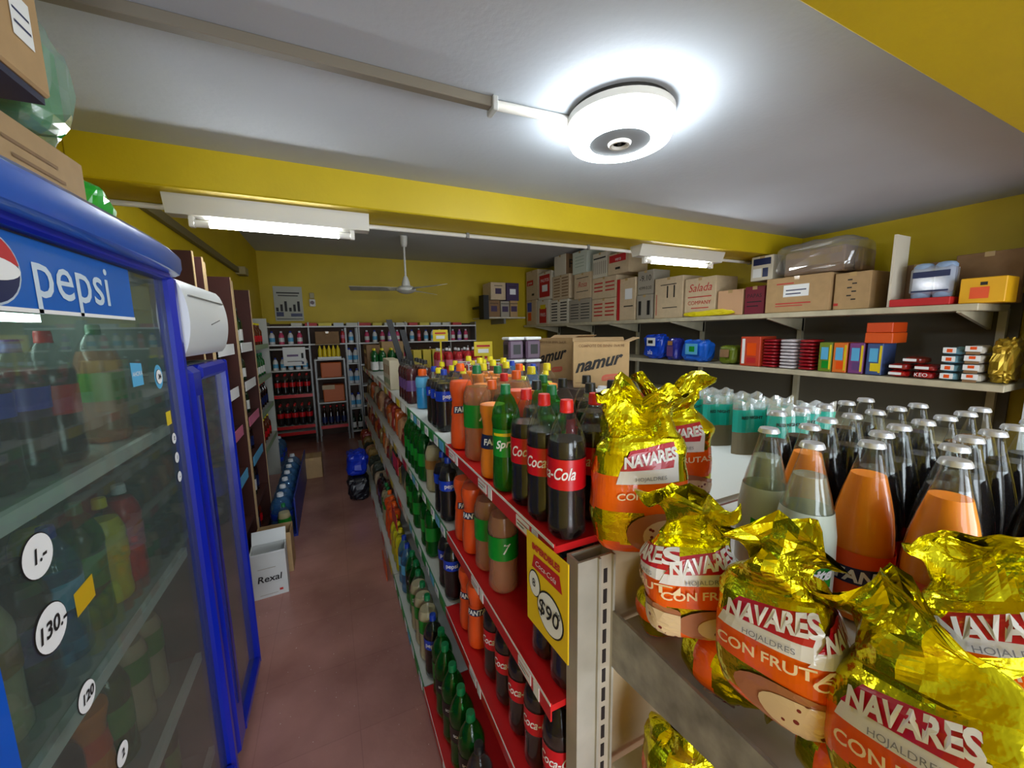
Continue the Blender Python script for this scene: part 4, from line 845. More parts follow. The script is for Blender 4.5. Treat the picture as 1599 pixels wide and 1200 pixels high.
bread_bag('golden sweet bread bag wedged low behind the scuffed bracket', (.665, .585, 1.009), (0, 0, fc(.6, .5) + .6), W=.12, D=.06, H=.15, seed=61, crumpled=.6)
bread_bag('golden sweet bread bag lying on the end shelf under the pile', (.655, .49, 1.073), (HP, 0, 0), W=.13, D=.085, H=.17, seed=72)
bread_bag('golden sweet bread bag lying on the end shelf closest to the camera', (.660, .285, 1.071), (HP, 0, 0), W=.12, D=.07, H=.14, seed=83)
bread_bag('dim golden sweet bread bag on the lower end shelf behind the bracket', (.66, .50, .622), (0, 0, -.5), W=.18, D=.12, H=.26, seed=91)
bread_bag('dim golden sweet bread bag on the lower end shelf farther from the post', (.72, .28, .622), (0, 0, -.7), W=.18, D=.12, H=.26, seed=95)

# ------------------------------------------------------------------ lower shelves of the aisle side
def row(kind, x, ys, z, desc, n=24, turn=None, name='soda_bottle', cap=None, group=None, s=1.0):
    for i, y in enumerate(ys):
        bottle(kind, x, y, z, desc if group else f'{desc}, {ORD[i]} of its row' if len(ys) > 1 else desc, group, n, turn if turn is not None else rnd.uniform(-.3, .4), name, cap, s)
z2, z1, z0 = .80, .43, .06
row('cola', .50, (.75, .85), z2, 'cola bottle behind the yellow offer sign, second red shelf', N1)
row('grape', .50, (1.16, 1.30), z2, 'green-labelled bottle of pale drink on the second red shelf', N1)
row('orange', .485, (1.43, 1.54), z2, 'orange soda bottle on the second red shelf', N1, s=.98)
row('cola', .62, (.78, .90, 1.02), z2, 'cola bottle in the back row of the second red shelf')
row('colad', .47, (1.74, 1.84), z2, 'dark cola bottle with blue label on the white middle shelf', N1, .2)
row('tan', .49, (2.12,), z2, 'cloudy pale drink bottle with tan label on the white middle shelf')
row('greeng', .48, (2.30, 2.42, 2.54), z2, 'green soda bottle on the white middle shelf')
row('cola', .48, (.76, .87, .98, 1.09, 1.20), z1, 'cola bottle with red label on the third red shelf', N1, -.1)
row('orange', .47, (1.36, 1.47), z1, 'orange soda bottle on the third red shelf', N1, s=.95)
row('colad', .46, (1.68, 1.78), z1, 'blue-labelled dark cola bottle, third shelf beyond the red', N1)
row('greeng', .46, (2.08, 2.2, 2.45), z1, 'green soda bottle on the third shelf beyond the red')
row('colax', .34, (.92, 1.02), z0, 'dark cola bottle on the red base shelf')
row('tonic', .35, (1.13, 1.24, 1.35, 1.46), z0, 'green tonic bottle with black label on the red base shelf', N1, 0)
row('greeng', .36, (1.56,), z0, 'green soda bottle at the far end of the red base shelf')
row('colad', .35, (1.68,), z0, 'dark cola bottle at the start of the green-edged base shelf', n=24)
row('citrus', .35, (1.79, 1.9, 2.01), z0, 'cloudy citrus bottle on the green-edged base shelf')
row('tonic', .36, (2.12, 2.23), z0, 'green tonic bottle on the green-edged base shelf')
row('water', .35, (2.35, 2.46), z0, 'pale blue water bottle on the green-edged base shelf')
row('yellow', .35, (2.6, 2.71, 2.82), z0, 'yellow soda bottle on the third base shelf')
row('orange', .36, (2.95, 3.07, 3.19), z0, 'orange drink bottle on the third base shelf', n=16)
row('citrus', .36, (3.3, 3.4), z0, 'cloudy citrus bottle at the end of the third base shelf', n=16)
row('greeng', .47, (2.64, 2.75), z1, 'green soda bottle on the third unit low shelf', n=16)
row('greeng', .48, (2.65, 2.76), z2, 'green soda bottle on the third unit middle shelf', n=16)
row('darkred', .36, (3.56, 3.67, 3.78), z0, 'dark bottle on the fourth unit base shelf', n=16)
# snack packets on the farther shelves
cols = [(150, 40, 30), (200, 150, 110), (190, 90, 30), (110, 60, 50), (180, 160, 130), (60, 70, 60), (150, 120, 60)]
for bi in (2, 3, 4, 5):
    y0, y1 = bays[bi]
    for li, (z, x) in enumerate(LV[:3]):
        yy = y0 + .04; k = 0
        if bi == 2: yy = 2.83 if li else 3.46
        if bi == 3 and li == 0: yy = 3.9
        while yy < y1 - .14:
            wd = .12 + .03 * (k % 3); c = cols[(k + li * 2 + bi) % 7]
            softpack(yy, yy + wd, .17 + .05 * ((k + li) % 3), mat('aisle_pack%d' % ((k + li * 2 + bi) % 7), c, .35, coat=.3), ('brick red', 'peach', 'orange', 'brown', 'cream', 'grey green', 'olive')[(k + li * 2 + bi) % 7] + ' food packet on the ' + ('base', 'low', 'middle')[li] + ' shelf of the ' + ('third', 'fourth', 'fifth', 'farthest')[bi - 2] + ' unit', 200 + k + li * 10 + bi, z=z, d=.2, x=x + .03, amp=.012, group=('brick red', 'peach', 'orange', 'brown', 'cream', 'grey green', 'olive')[(k + li * 2 + bi) % 7] + f' packets, level {li}, unit {bi}')
            yy += wd + .01; k += 1
# blue bag over a dark one on the base shelf of the fifth unit
t = thing('plastic_bag', 'bright blue plastic bag tied over a dark bag on the aisle floor', 'plastic bag', (.165, 4.2, 0)); part('bag', blob(.2, .3, .26, mat('dark_bag', (14, 16, 26), .35), 15, amp=.02), t); o = part('bag', blob(.2, .26, .24, mat('royal_blue_bag', (16, 50, 190), .35), 16, amp=.02), t, label='royal blue upper bag'); o.location = (0, .0, .26)
# red paper cards and yellow offer sign
for i, (x, y, z, c) in enumerate(((.36, 2.75, .76, RED), (.33, 2.75, .36, RED), (.24, 2.72, .03, LBL['orange']))):
    t = thing('shelf_card', ('red card taped to the middle shelf edge of the third unit', 'red card taped to the low shelf edge of the third unit', 'orange-red card taped to the base shelf edge near the floor')[i], 'card', (x, y, z)); part('card', MB().box(0, .003, -.12, .12, -.03, .08, c), t)
SY = mat('offer_yellow', (238, 200, 10), .5)
t = thing('offer_sign', 'yellow offer sign with red lettering and white price ovals on the top red shelf', 'sign', (.417, .715, TZ + .0), rot=(0, 0, -PI / 2 + .06))
part('board', MB().box(-.085, .085, -.003, 0, -.235, .002, SY), t)
F = plane((0, -.003, -.11), (1, 0, 0), (0, 0, 1), .0008)
wraptext('lettering', 'IMPERDIBLES', .0225, up2(F), REDINK, t, 0, .001, .9, cy=.085, slope=-.0)
part('red_panel', patch(F, [(-.06, .03), (.065, .03), (.055, .068), (-.05, .065)], REDB, 2, 2), t); wraptext('lettering', 'Coca-Cola', .02, up2(F, 3), PAPER, t, .3, 0, cx=0, cy=.048)
def oval(F, cx, cy, rx, ry, m, k=1.0): return MB().add([F(cx + rx * math.cos(2 * PI * i / 28), cy + ry * math.sin(2 * PI * i / 28), k) for i in range(28)], [tuple(range(28))], m)
part('price_oval', oval(F, -.048, -.01, .026, .034, INK), t); part('price_oval', oval(F, -.048, -.01, .023, .031, PAPER, 2), t); part('price_oval', oval(F, .018, -.05, .054, .052, INK, 1.5), t); part('price_oval', oval(F, .018, -.05, .050, .048, PAPER, 2.5), t)
wraptext('lettering', '$90', .055, up2(F, 4), INK, t, .15, .0005, cx=.012, cy=-.05); wraptext('lettering', '00', .02, up2(F, 4), INK, t, 0, 0, cx=.052, cy=-.03); wraptext('lettering', '8', .03, up2(F, 4), INK, t, 0, 0, cx=-.048, cy=-.008)

# ------------------------------------------------------------------ fridges
FGL = clear('fridge_glass', (200, 218, 210), .14, .03, .15, (130, 142, 138))  # grey-green haze put into the pane colour imitates the shop's milky reflection
INSIDE = mat('fridge_lining', (96, 108, 104), .5)
def fridge(label, y0, y1, zt, xf, shelves):
    t = thing('display_fridge', label, 'fridge', (0, 0, 0)); xb = XL + .01
    c = MB(); e = .035
    c.box(xb, xb + e, y0, y1, .05, zt, INSIDE); c.box(xb + e, xf - .05, y0, y0 + e, .05, zt, INSIDE); c.box(xb + e, xf - .05, y1 - e, y1, .05, zt, INSIDE)
    c.box(xb + e, xf - .05, y0 + e, y1 - e, .05, .16, INSIDE); c.box(xb + e, xf - .05, y0 + e, y1 - e, zt - .05, zt, INSIDE)
    part('cabinet', c, t); part('plinth', MB().box(xb + .02, xf - .08, y0 + .02, y1 - .02, 0, .05, BLACK), t)
    fw = .085
    return t, xb, fw
# near fridge
F1Y0, F1Y1, XF = .60, 1.57, -.42
t, xb, fw = fridge('tall blue drinks fridge with lettered blue sign on its glass door, nearest the camera', F1Y0, F1Y1, 1.90, XF, 0)
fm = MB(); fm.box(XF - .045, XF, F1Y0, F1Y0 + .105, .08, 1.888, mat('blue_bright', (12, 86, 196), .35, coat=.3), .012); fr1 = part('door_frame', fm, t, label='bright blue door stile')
fm = MB(); fm.box(XF - .045, XF, F1Y1 - .045, F1Y1, .08, 1.888, BLUE, .012); fm.box(XF - .045, XF, F1Y0 + .105, F1Y1 - .045, .08, .17, BLUE, .01); fm.box(XF - .045, XF - .002, F1Y0 + .105, F1Y1 - .045, 1.872, 1.90, BLUE, .006); part('door_frame', fm, t)
part('door_glass', MB().box(XF - .03, XF - .024, F1Y0 + .105, F1Y1 - .045, .17, 1.873, FGL), t, label='reflective glass door pane')
# crown: bulging blue cap, curved in plan
def crown(y0, y1, xf, z0, z1, bulge, m):
    mb = MB(); n = 28; pts = []
    for i in range(n + 1):
        s = i / n; y = y0 + (y1 - y0) * s; pts.append((xf + bulge * (1 - abs(2 * s - 1) ** 3.2) - .0, y))
    prof = [(0, 0), (.012, .006), (.02, .025), (.02, .055), (.01, z1 - z0 - .006), (-.004, z1 - z0)]
    vs = []; 
    for dx, dz in prof:
        for x, y in pts: vs.append((x + dx, y, z0 + dz))
    N = n + 1; fs = [(k * N + i, k * N + i + 1, (k + 1) * N + i + 1, (k + 1) * N + i) for k in range(len(prof) - 1) for i in range(n)]
    o = len(vs)
    for x, y in pts: vs.append((xf - .055, y, z1)); 
    for x, y in pts: vs.append((xf - .055, y, z0))
    kt = (len(prof) - 1) * N
    fs += [(kt + i, kt + i + 1, o + i + 1, o + i) for i in range(n)] + [(i + 1, i, o + N + i, o + N + i + 1) for i in range(n)]
    fs += [tuple([k * N for k in range(len(prof))] + [o, o + N]), tuple([k * N + n for k in range(len(prof))][::-1] + [o + N + n, o + n])]
    return mb.add(vs, fs, m)
part('crown', crown(F1Y0 - .02, F1Y1 + .03, XF - .012, 1.89, 1.962, .03, CROWN), t, True, 'glossy blue curved crown')
F = plane((XF - .035, 1.005, 1.815), (0, 1, 0), (0, 0, 1), 0)
sgn = part('sign_panel', MB().box(XF - .0238, XF - .0225, .72, 1.30, 1.75, 1.868, mat('sign_blue', (20, 98, 190), .35)), t, label='blue sign panel with white lettering')
part('sign_edge', MB().box(XF - .0238, XF - .0215, .72, 1.30, 1.744, 1.751, PAPER), sgn)
wraptext('lettering', 'pepsi', .125, lambda x, y: Vector((XF - .0215, 1.065 + x, 1.81 + y)), mat('sign_letters', (205, 222, 236), .4), sgn, 0, .0005, 1.0)
Fc = plane((XF - .0225, .84, 1.808), (0, 1, 0), (0, 0, 1), .0015)
part('emblem', oval(Fc, 0, 0, .072, .058, mat('emblem_rim', (190, 205, 220), .4)), sgn); part('emblem', oval(Fc, 0, 0, .066, .054, NAVY, 2), sgn); part('emblem', MB().add([Fc(.064 * math.cos(a), .052 * math.sin(a), 3) for a in [PI * i / 14 + .15 for i in range(15)]], [tuple(range(15))], REDB), sgn)
part('emblem', MB().add([Fc(.062 * math.cos(a), .018 * math.sin(a) - .002, 4) for a in [2 * PI * i / 24 for i in range(24)]], [tuple(range(24))], PAPER), sgn)
part('valance', MB().box(XF - .30, XF - .06, F1Y0 + .04, F1Y1 - .04, 1.78, 1.87, mat('valance', (176, 180, 170), .5)), t)
def pricedisc(parent, y, z, r, txt, x=XF + .0):
    Fp = plane((XF - .024, y, z), (0, 1, 0), (0, 0, 1), .001); d = part('price_disc', oval(Fp, 0, 0, r * 1.06, r * 1.06, DARK), parent); part('disc_face', oval(Fp, 0, 0, r, r, PAPER, 2), d)
    wraptext('lettering', txt, r * .95, up2(Fp, 3), INK, d, .2, .0008)
for y, z, r, tx in ((.835, 1.36, .035, '1.-'), (.835, 1.235, .038, '130.-'), (.885, 1.06, .026, '120'), (.955, .86, .022, '2'), (1.40, 1.59, .02, '34'), (1.445, 1.40, .016, '2'), (1.447, 1.34, .016, '1'), (1.448, 1.28, .016, '-')):
    pricedisc(t, y, z, r, tx)
Fp = plane((XF - .024, 1.27, 1.61), (0, 1, 0), (0, 0, 1), .001); d = part('sticker', patch(Fp, [(-.03, -.03), (.03, -.03), (.03, .025), (-.03, .03)], LBL['sky'], 1, 1), t, label='sky blue sticker'); wraptext('lettering', 'AHORA', .016, up2(Fp), PAPER, d)
Fp = plane((XF - .024, 1.40, 1.59), (0, 1, 0), (0, 0, 1), .0006); part('sticker', oval(Fp, 0, 0, .028, .034, LBL['sky']), t)
part('sticker', patch(plane((XF - .024, 1.43, 1.465), (0, 1, 0), (0, 0, 1), .001), [(-.018, -.02), (.018, -.02), (.018, .02), (-.018, .02)], LBL['yellow'], 1, 1), t)
part('sticker', patch(plane((XF - .024, .93, 1.23), (0, 1, 0), (0, 0, 1), .001), [(-.03, -.025), (.03, -.02), (.03, .025), (-.03, .02)], mat('ochre_sticker', (196, 160, 20), .5), 1, 1), t)
il = part('added_light_strip', MB().box(XF - .30, XF - .27, F1Y0 + .1, F1Y1 - .1, 1.745, 1.765, glow('added_fridge_glow', (.8, 1.0, .95), 9.0)), t)  # glowing strip added to brighten the dim fridge interior
FSH = [1.42, 1.005, .62, .25]
for z in FSH:
    s = part('shelf', MB().box(-.86, XF - .07, F1Y0 + .04, F1Y1 - .04, z - .012, z, mat('wire_shelf', (150, 156, 150), .4)), t); part('shelf_edge', MB().box(XF - .07, XF - .055, F1Y0 + .04, F1Y1 - .04, z - .02, z + .01, PAPER), s)
fk = {0: ['tan', 'greeng', 'greeng', 'colad', 'colad', 'cola', 'water', 'grape'], 1: ['lime', 'grape', 'tan', 'darkred', 'water', 'lime', 'yellow', 'redf'], 2: ['orange', 'yellow', 'lime', 'colax', 'orangy', 'greeng', 'citrus', 'citrus'], 3: ['colax', 'colad', 'greeng', 'colad', 'tan', 'lime', 'greeng', 'greeng']}
KD = {'tan': 'cloudy drink', 'greeng': 'green soda', 'colad': 'dark cola', 'cola': 'cola', 'water': 'water', 'grape': 'peach drink', 'lime': 'lemon-lime', 'darkred': 'dark red', 'yellow': 'yellow soda', 'redf': 'red drink', 'orange': 'orange soda', 'colax': 'dark cola', 'orangy': 'orange soda', 'citrus': 'citrus drink'}
for si, z in enumerate(FSH):
    for j, kd in enumerate(fk[si]):
        if si == 0 and j in (6,): continue
        sc_ = .95 if si else .90
        bottle(kd, -.57, .70 + j * .102, z, f'{KD[kd]} bottle behind the near fridge glass, {("top", "second", "third", "bottom")[si]} shelf, {ORD[j]} in line', n=20, s=sc_)
        if j % 2 == 0: bottle(kd, -.70, .70 + j * .102, z, f'{KD[kd]} bottle at the back of the near fridge, {("top", "second", "third", "bottom")[si]} shelf, {ORD[j]} in line', n=14, s=sc_)
# second fridge
G0, G1 = 1.59, 2.09
t, xb, fw = fridge('lower blue fridge with dented white curved header, beside the wood shelving', G0, G1, 1.60, -.42, 0)
X2 = -.42
fm = MB(); fm.box(X2 - .05, X2, G0, G0 + .12, .10, 1.60, BLUE, .02); fm.box(X2 - .05, X2, G1 - .02, G1, .10, 1.60, BLUE, .006); fm.box(X2 - .05, X2, G0 + .12, G1 - .02, 1.545, 1.60, BLUE, .012); fm.box(X2 - .05, X2, G0 + .12, G1 - .02, .10, .14, BLUE, .006)
part('door_frame', fm, t); part('handle_groove', MB().box(X2 - .001, X2 + .004, G0 + .045, G0 + .06, .3, 1.5, mat('blue_dark', (6, 18, 96), .4)), t)
part('door_glass', MB().box(X2 - .03, X2 - .024, G0 + .12, G1 - .02, .14, 1.545, clear('fridge_glass_2', (205, 215, 214), .25, .05, .28, (150, 152, 150))), t)
for z in (1.25, .95, .62, .3): s = part('shelf', MB().box(-.86, X2 - .08, G0 + .04, G1 - .04, z - .01, z, mat('wire_shelf', (150, 156, 150), .4)), t)
hd = MB(); n = 16; pts = []
for i in range(n + 1):
    a = i / n; z = 1.635 + .25 * a; pts.append((X2 - .015 + .032 * math.sin(PI * a) ** .6, z))
HW = mat('header_white', (224, 228, 230), .35, coat=.3)
vs = [(x, y, z) for y in (G0 - .01, G1 + .01) for x, z in pts] + [(-.62, y, z) for y in (G0 - .01, G1 + .01) for z in (1.635, 1.885)]
N = n + 1; fs = [(i, i + 1, N + i + 1, N + i) for i in range(n)] + [tuple(list(range(N)) + [2 * N + 1, 2 * N]), tuple(list(range(2 * N - 1, N - 1, -1)) + [2 * N + 2, 2 * N + 3]), (0, N, 2 * N + 2, 2 * N), (n, 2 * N + 1, 2 * N + 3, N + n)]
h_ = part('header', hd.add(vs, fs, HW), t, True, 'white curved header with a dent')
part('header_seam', MB().box(X2 + .004, X2 + .0142, G0 + .03, G1 - .02, 1.835, 1.838, GREY), h_); part('dent', MB().tube((X2 + .0165, 1.83, 1.745), (X2 + .0165, 1.96, 1.765), .0022, DARK, 6), h_)
for si, (z, ks) in enumerate(((1.25, ('milk', 'wine', 'milk')), (.95, ('wineg', 'milk')), (.62, ('milk', 'wine')))):
    for j, kd in enumerate(ks): bottle(kd, -.60, 1.72 + j * .12, z, f'{("white plastic" if kd == "milk" else "dark green")} bottle inside the second fridge, {("top", "middle", "low")[si]} shelf, {ORD[j]}', n=14, name='chilled_bottle', s=.9)
# things on the near fridge
t = carton(-.70, 1.005, 1.902, .61, .40, .205, KRAFT, 'brown carton with printed side lying on top of the near fridge', name='cardboard_box', front=())
printed(t, plane((.20, .1, .10), (0, 1, 0), (0, 0, 1), .0015), [('#', -.06, .10, .055, .062, KRAFT3), ('#', -.04, .12, .03, .037, KRAFT3), ('LA 33 EL', -.02, -.01, .05, KRAFT3), ('#', -.1, .1, -.06, -.053, KRAFT3)])
t = thing('underside_sheet', 'dark navy sheet added to stand for the underside of the upper carton', 'board', (-.62, .80, 2.1105)); part('board', MB().box(-.25, .195, -.1, .22, 0, .012, mat('navy_underside', (18, 26, 60), .5)), t)  # navy sheet added where the upper carton's underside shows
t = carton(-.67, .80, 2.1235, .46, .50, .34, KRAFT, 'upper brown carton with white sticker, stacked nearest the ceiling above the fridge')
printed(t, plane((.25, 0, .17), (0, 1, 0), (0, 0, 1), .0015), [('#', .15, .20, -.11, -.04, PAPER), ('#', .155, .195, -.07, -.066, NAVY), ('#', .155, .195, -.09, -.086, NAVY), ('#', -.2, .12, .0, .004, KRAFT3), ('#', -.2, .05, -.03, -.026, KRAFT3)])
t = thing('plastic_pack', 'green pack in clear plastic standing behind the upper carton', 'pack', (-.585, 1.20, 2.109)); part('pack', MB().box(-.10, .09, -.07, .06, .03, .21, mat('green_pack', (10, 140, 20), .4), .01), t); part('film', blob(.22, .17, .25, clear('mint_film', (215, 240, 228), .3, .15, .3, (170, 215, 195)), 8, 26, 16, .5, .015, 9), t)
t = thing('plastic_bag', 'small green plastic bag on top of the fridge crown end', 'plastic bag', (-.56, 1.42, 1.902)); part('bag', blob(.12, .14, .20, mat('green_bag', (30, 170, 40), .3, coat=.4), 12, amp=.015), t)

# ------------------------------------------------------------------ wood shelving on the left wall
XS = -.585
for ui, (y0, y1, ht) in enumerate(((2.44, 2.63, 2.12), (2.64, 3.27, 2.10), (3.29, 3.94, 2.08))):
    t = thing('wood_shelf_unit', ('narrow red-brown wooden panel unit right behind the white-headed fridge', 'red-brown wooden shelf unit with pale front edge, second one', 'red-brown wooden shelf unit full of bottles, third one')[ui], 'shelf unit', (0, 0, 0))
    for yy in ((y0, y1 - .022)):
        s = part('side_panel', MB().box(XL + .01, XS, yy, yy + .022, 0, ht, WOOD), t); part('edge_strip', MB().box(XS, XS + .003, yy, yy + .022, 0, ht, BEIGE), s)
    part('back_panel', MB().box(XL + .004, XL + .01, y0, y1, 0, ht, WOOD), t)
    for z in (1.63, 1.34, 1.07, .76, .40, .08): part('shelf', MB().box(XL + .012, XS - .01, y0 + .022, y1 - .022, z - .02, z, WOOD), t)
    for k, z in enumerate((1.63, 1.34, 1.07, .76)):
        if ui: part('price_card', MB().box(XS - .008, XS - .004, y0 + .12, y1 - .1, z - .05, z + .02, (PAPER, PAPER, LBL['pink'], LBL['sky'])[k]), t)
wk = [['wineg', 'amber', 'wineg', 'wine'], ['amber', 'milk', 'wine', 'wine'], ['winer', 'winer', 'winer', 'wine'], ['wine', 'winer', 'winer', 'winer'], ['winer', 'winer', 'wine', 'winer'], ['wine', 'wine', 'winer', 'amber']]
for ui, y0 in ((1, 2.67), (2, 3.33)):
    for si, z in enumerate((1.63, 1.34, 1.07, .76, .40, .08)):
        for j in range(4):
            kd = wk[si][j]; sc_ = (.95, .78, .80, .84, 1.0, .92)[si]
            bottle(kd, -.67, y0 + .09 + j * .12, z, f'{ {"wine": "dark green", "winer": "dark wine", "wineg": "green", "amber": "amber", "milk": "white plastic"}[kd]} bottle on the {("top", "second", "third", "fourth", "fifth", "bottom")[si]} level of the {("second", "third")[ui - 1]} wooden unit, {ORD[j]}', n=14, name='wine_bottle' if kd != 'milk' else 'plastic_bottle', s=sc_)
# pale grey unit beyond
t = thing('grey_shelf_unit', 'pale grey shelf unit with green and brown bottles beyond the wooden units', 'shelf unit', (0, 0, 0))
PGR = mat('unit_grey', (176, 178, 170), .5)
part('back_panel', MB().box(XL + .005, XL + .02, 4.05, 5.4, 0, 1.90, PGR), t); part('side_panel', MB().box(XL + .02, -.66, 5.38, 5.4, 0, 1.90, PGR), t); part('side_panel', MB().box(XL + .02, -.66, 4.05, 4.07, 0, 1.90, WOOD), t)
for z in (1.60, 1.26, .92, .55): s = part('shelf', MB().box(XL + .02, -.66, 4.07, 5.38, z - .02, z, PGR), t); part('price_strip', MB().box(-.66, -.656, 4.15, 5.3, z - .04, z + .01, mat('strip_pale', (150, 176, 140), .5)), s)
for si, (z, kd) in enumerate(((1.60, 'amber'), (1.26, 'wineg'), (.92, 'winer'), (.55, 'amber'))):
    for j in range(8): bottle(kd, -.73, 4.16 + j * .155, z, f'{("amber", "green", "dark red", "amber")[si]} bottle on the {("top", "second", "third", "lowest")[si]} shelf of the pale grey unit', f'bottles on the grey unit level {si + 1}', n=12, name='wine_bottle', s=.85)

# ------------------------------------------------------------------ floor goods by the left side
t = carton(-.485, 2.86, 0, .20, .16, .30, mat('white_box', (206, 208, 206), .6), 'open white carton with thin black lettering standing on the aisle floor', rz=PI / 2, open_=True, name='cardboard_box')
t.location = (-.47, 2.86, 0); t.rotation_euler = (0, 0, PI / 2 + .05)
# front of this carton faces the camera (-Y)
F = plane((-.08, 0, .15), (0, -1, 0), (0, 0, 1), .0015)
wraptext('lettering', 'Rexal', .062, up2(F), INK, t, .15, .001, cy=-.02); printed(t, F, [('#', -.06, .04, .05, .054, GREYB), ('#', .05, .07, -.12, -.105, REDINK), ('#', -.06, .04, -.13, -.127, GREYB)])
for sx in (0, 1): part('flap', MB().add([(-.08 + .16 * sx, -.1, .30), (-.08 + .16 * sx, .1, .30), (-.08 + .16 * sx + (.05 if sx else -.0), .1, .37), (-.08 + .16 * sx + (.05 if sx else -.0), -.1, .37), (-.083 + .16 * sx, -.1, .30), (-.083 + .16 * sx, .1, .30), (-.083 + .16 * sx + (.05 if sx else 0), .1, .37), (-.083 + .16 * sx + (.05 if sx else 0), -.1, .37)], [(0, 1, 2, 3), (7, 6, 5, 4), (0, 4, 5, 1), (1, 5, 6, 2), (2, 6, 7, 3), (3, 7, 4, 0)][:6], mat('flap_white', (214, 216, 216), .6)) if sx else MB().box(-.084, -.080, -.1, .1, .30, .31, mat('flap_white', (214, 216, 216), .6)), t)
carton(-.465, 3.12, 0, .22, .18, .30, KRAFT, 'open tan carton behind the white lettered carton on the floor', rz=PI / 2, open_=True)
for k in range(5):
    t = softpack(3.26 + (k % 2) * .09, 3.34 + (k % 2) * .09, .07, mat('yellow_snack', (226, 214, 60), .35), 'x', 300 + k, z=.0 + (k // 2) * .07, d=.12, x=-.54, amp=.006); t['label'] = ('yellow snack packet, bottom layer near', 'yellow snack packet, bottom layer far', 'yellow snack packet, middle layer near', 'yellow snack packet, middle layer far', 'yellow snack packet, topmost')[k] + ' of the floor pile'
t = thing('floor_rack', 'low blue rack edge holding the water jugs along the left of the aisle', 'rack', (0, 0, 0)); part('side_rail', MB().box(-.372, -.362, 3.58, 5.1, 0, .34, mat('rack_blue', (24, 44, 130), .4)), t); part('base', MB().box(-.575, -.372, 3.58, 5.1, 0, .02, mat('rack_blue', (24, 44, 130), .4)), t)
for j in range(7): bottle('jug', -.48, 3.70 + j * .2, .021, f'ribbed clear blue water jug, {ORD[j]} in the line along the floor', n=24, name='water_jug', cat='water jug')
bottle('citrus', -.44, 3.50, 0, 'pale yellow bottle standing on the floor before the water jugs', n=20, name='soda_bottle')
for j in range(3): bottle('jug', -.72, 5.52 + j * .22, 0, f'dark blue-green water jug by the far yellow wall, {ORD[j]}', n=18, name='water_jug', cat='water jug')
carton(-.30, 5.12, 0, .22, .24, .25, KRAFT, 'tan carton on the floor at the end of the water jugs', rz=PI / 2)

# ------------------------------------------------------------------ far wall
YR = 6.72
def rack(label, x0, x1, ztop, levels, m):
    t = thing('metal_rack', label, 'shelf unit', (0, 0, 0))
    for x in (x0, x1 - .02):
        for y in (YR, YR + .36): part('upright', MB().box(x, x + .02, y, y + .02, 0, ztop, m), t)
    for z, lip in levels:
        s = part('shelf', MB().box(x0 + .02, x1 - .02, YR + .004, YR + .37, z - .02, z, WSH), t)
        if lip: part('price_strip', MB().box(x0 + .02, x1 - .02, YR - .004, YR + .004, z - .045, z + .004, lip), s)
    return t
rack('dark metal rack of cola bottles against the far wall, first from the left', -.86, -.28, 1.53, ((.20, RED), (.30, RED), (.79, RED), (1.17, None), (1.5, None)), GREY)
for si, (z, kd, rr) in enumerate(((.30, 'cola', 2), (.79, 'cola', 2), (1.17, 'milk', 1))):
    for r in range(rr):
        for j in range(5): bottle(kd, -.77 + j * .1, YR + .09 + r * .12, z, ('cola bottle on the lower level of the far wall rack', 'cola bottle on the upper level of the far wall rack', 'small white bottle on the top level of the far wall rack')[si], ('cola bottles low on the far rack', 'cola bottles high on the far rack', 'small white bottles on the far rack')[si], n=14, name='soda_bottle' if kd == 'cola' else 'plastic_bottle', s=(1, .95, .8)[si])
t = thing('notice', 'white printed notice fixed to the top of the far wall rack', 'notice', (-.50, YR - .012, 1.38)); part('sheet', MB().box(-.15, .15, -.002, .002, -.14, .14, PAPER), t); printed(t, plane((0, -.002, 0), (1, 0, 0), (0, 0, 1)), [('#', -.1, .05, .0, .03, LBL['purple']), ('#', -.1, .1, -.08, -.07, INK), ('#', .09, .12, -.03, .05, BLACK), ('#', .09, .12, -.12, -.08, NAVY)])
rack('metal rack with orange packs and dark bottles against the far wall, middle one', -.24, .20, 1.32, ((.25, RED), (.63, None), (1.02, None), (1.32, None)), GREY)
ORB = mat('orange_carton', (200, 96, 26), .5)
t = thing('drink_pack', 'orange shrink-wrapped drink pack, lower one on the middle far rack', 'drink pack', (0, YR + .15, .632)); part('pack', MB().box(-.15, .16, -.12, .12, 0, .27, ORB, .01), t); part('pack_band', MB().box(-.16, .02, -.121, -.119, .2, .27, KRAFT2), t)
t = thing('drink_pack', 'orange shrink-wrapped drink pack, upper one on the middle far rack', 'drink pack', (0, YR + .15, 1.022)); part('pack', MB().box(-.16, .14, -.12, .12, 0, .24, ORB, .01), t)
for j in range(4): bottle('winer', -.16 + j * .095, YR + .1, .25, 'dark bottle on the low shelf of the middle far rack', 'dark bottles low on the middle far rack', n=12, name='wine_bottle')
t = thing('bottle_pack', 'pack of small yellow bottles under the brown carton on the far rack', 'bottle pack', (-.02, YR + .15, 1.322)); part('tray', MB().box(-.17, .17, -.12, .12, 0, .03, PAPER), t)
for j in range(5):
    q = MB().lathe([(.028, .03), (.03, .04), (.03, .14), (.012, .19), (.012, .21)], LBL['yellow'], 12, (-.13 + j * .065, -.06, 0)); part('bottle', q, t, True)
carton(-.03, YR + .17, 1.56, .34, .26, .19, KRAFT3, 'brown carton on top of the yellow bottle pack, far wall', rz=PI / 2)
t = carton(-.03, YR + .17, 1.545, .36, .28, .012, KRAFT, 'thin cardboard sheet under the brown carton at the far wall', rz=PI / 2, tape=False)
rack('narrow grey wire rack against the far wall, last one by the aisle end', .23, .42, 1.81, ((.12, None), (.5, None), (.9, None), (1.24, None)), GREY)
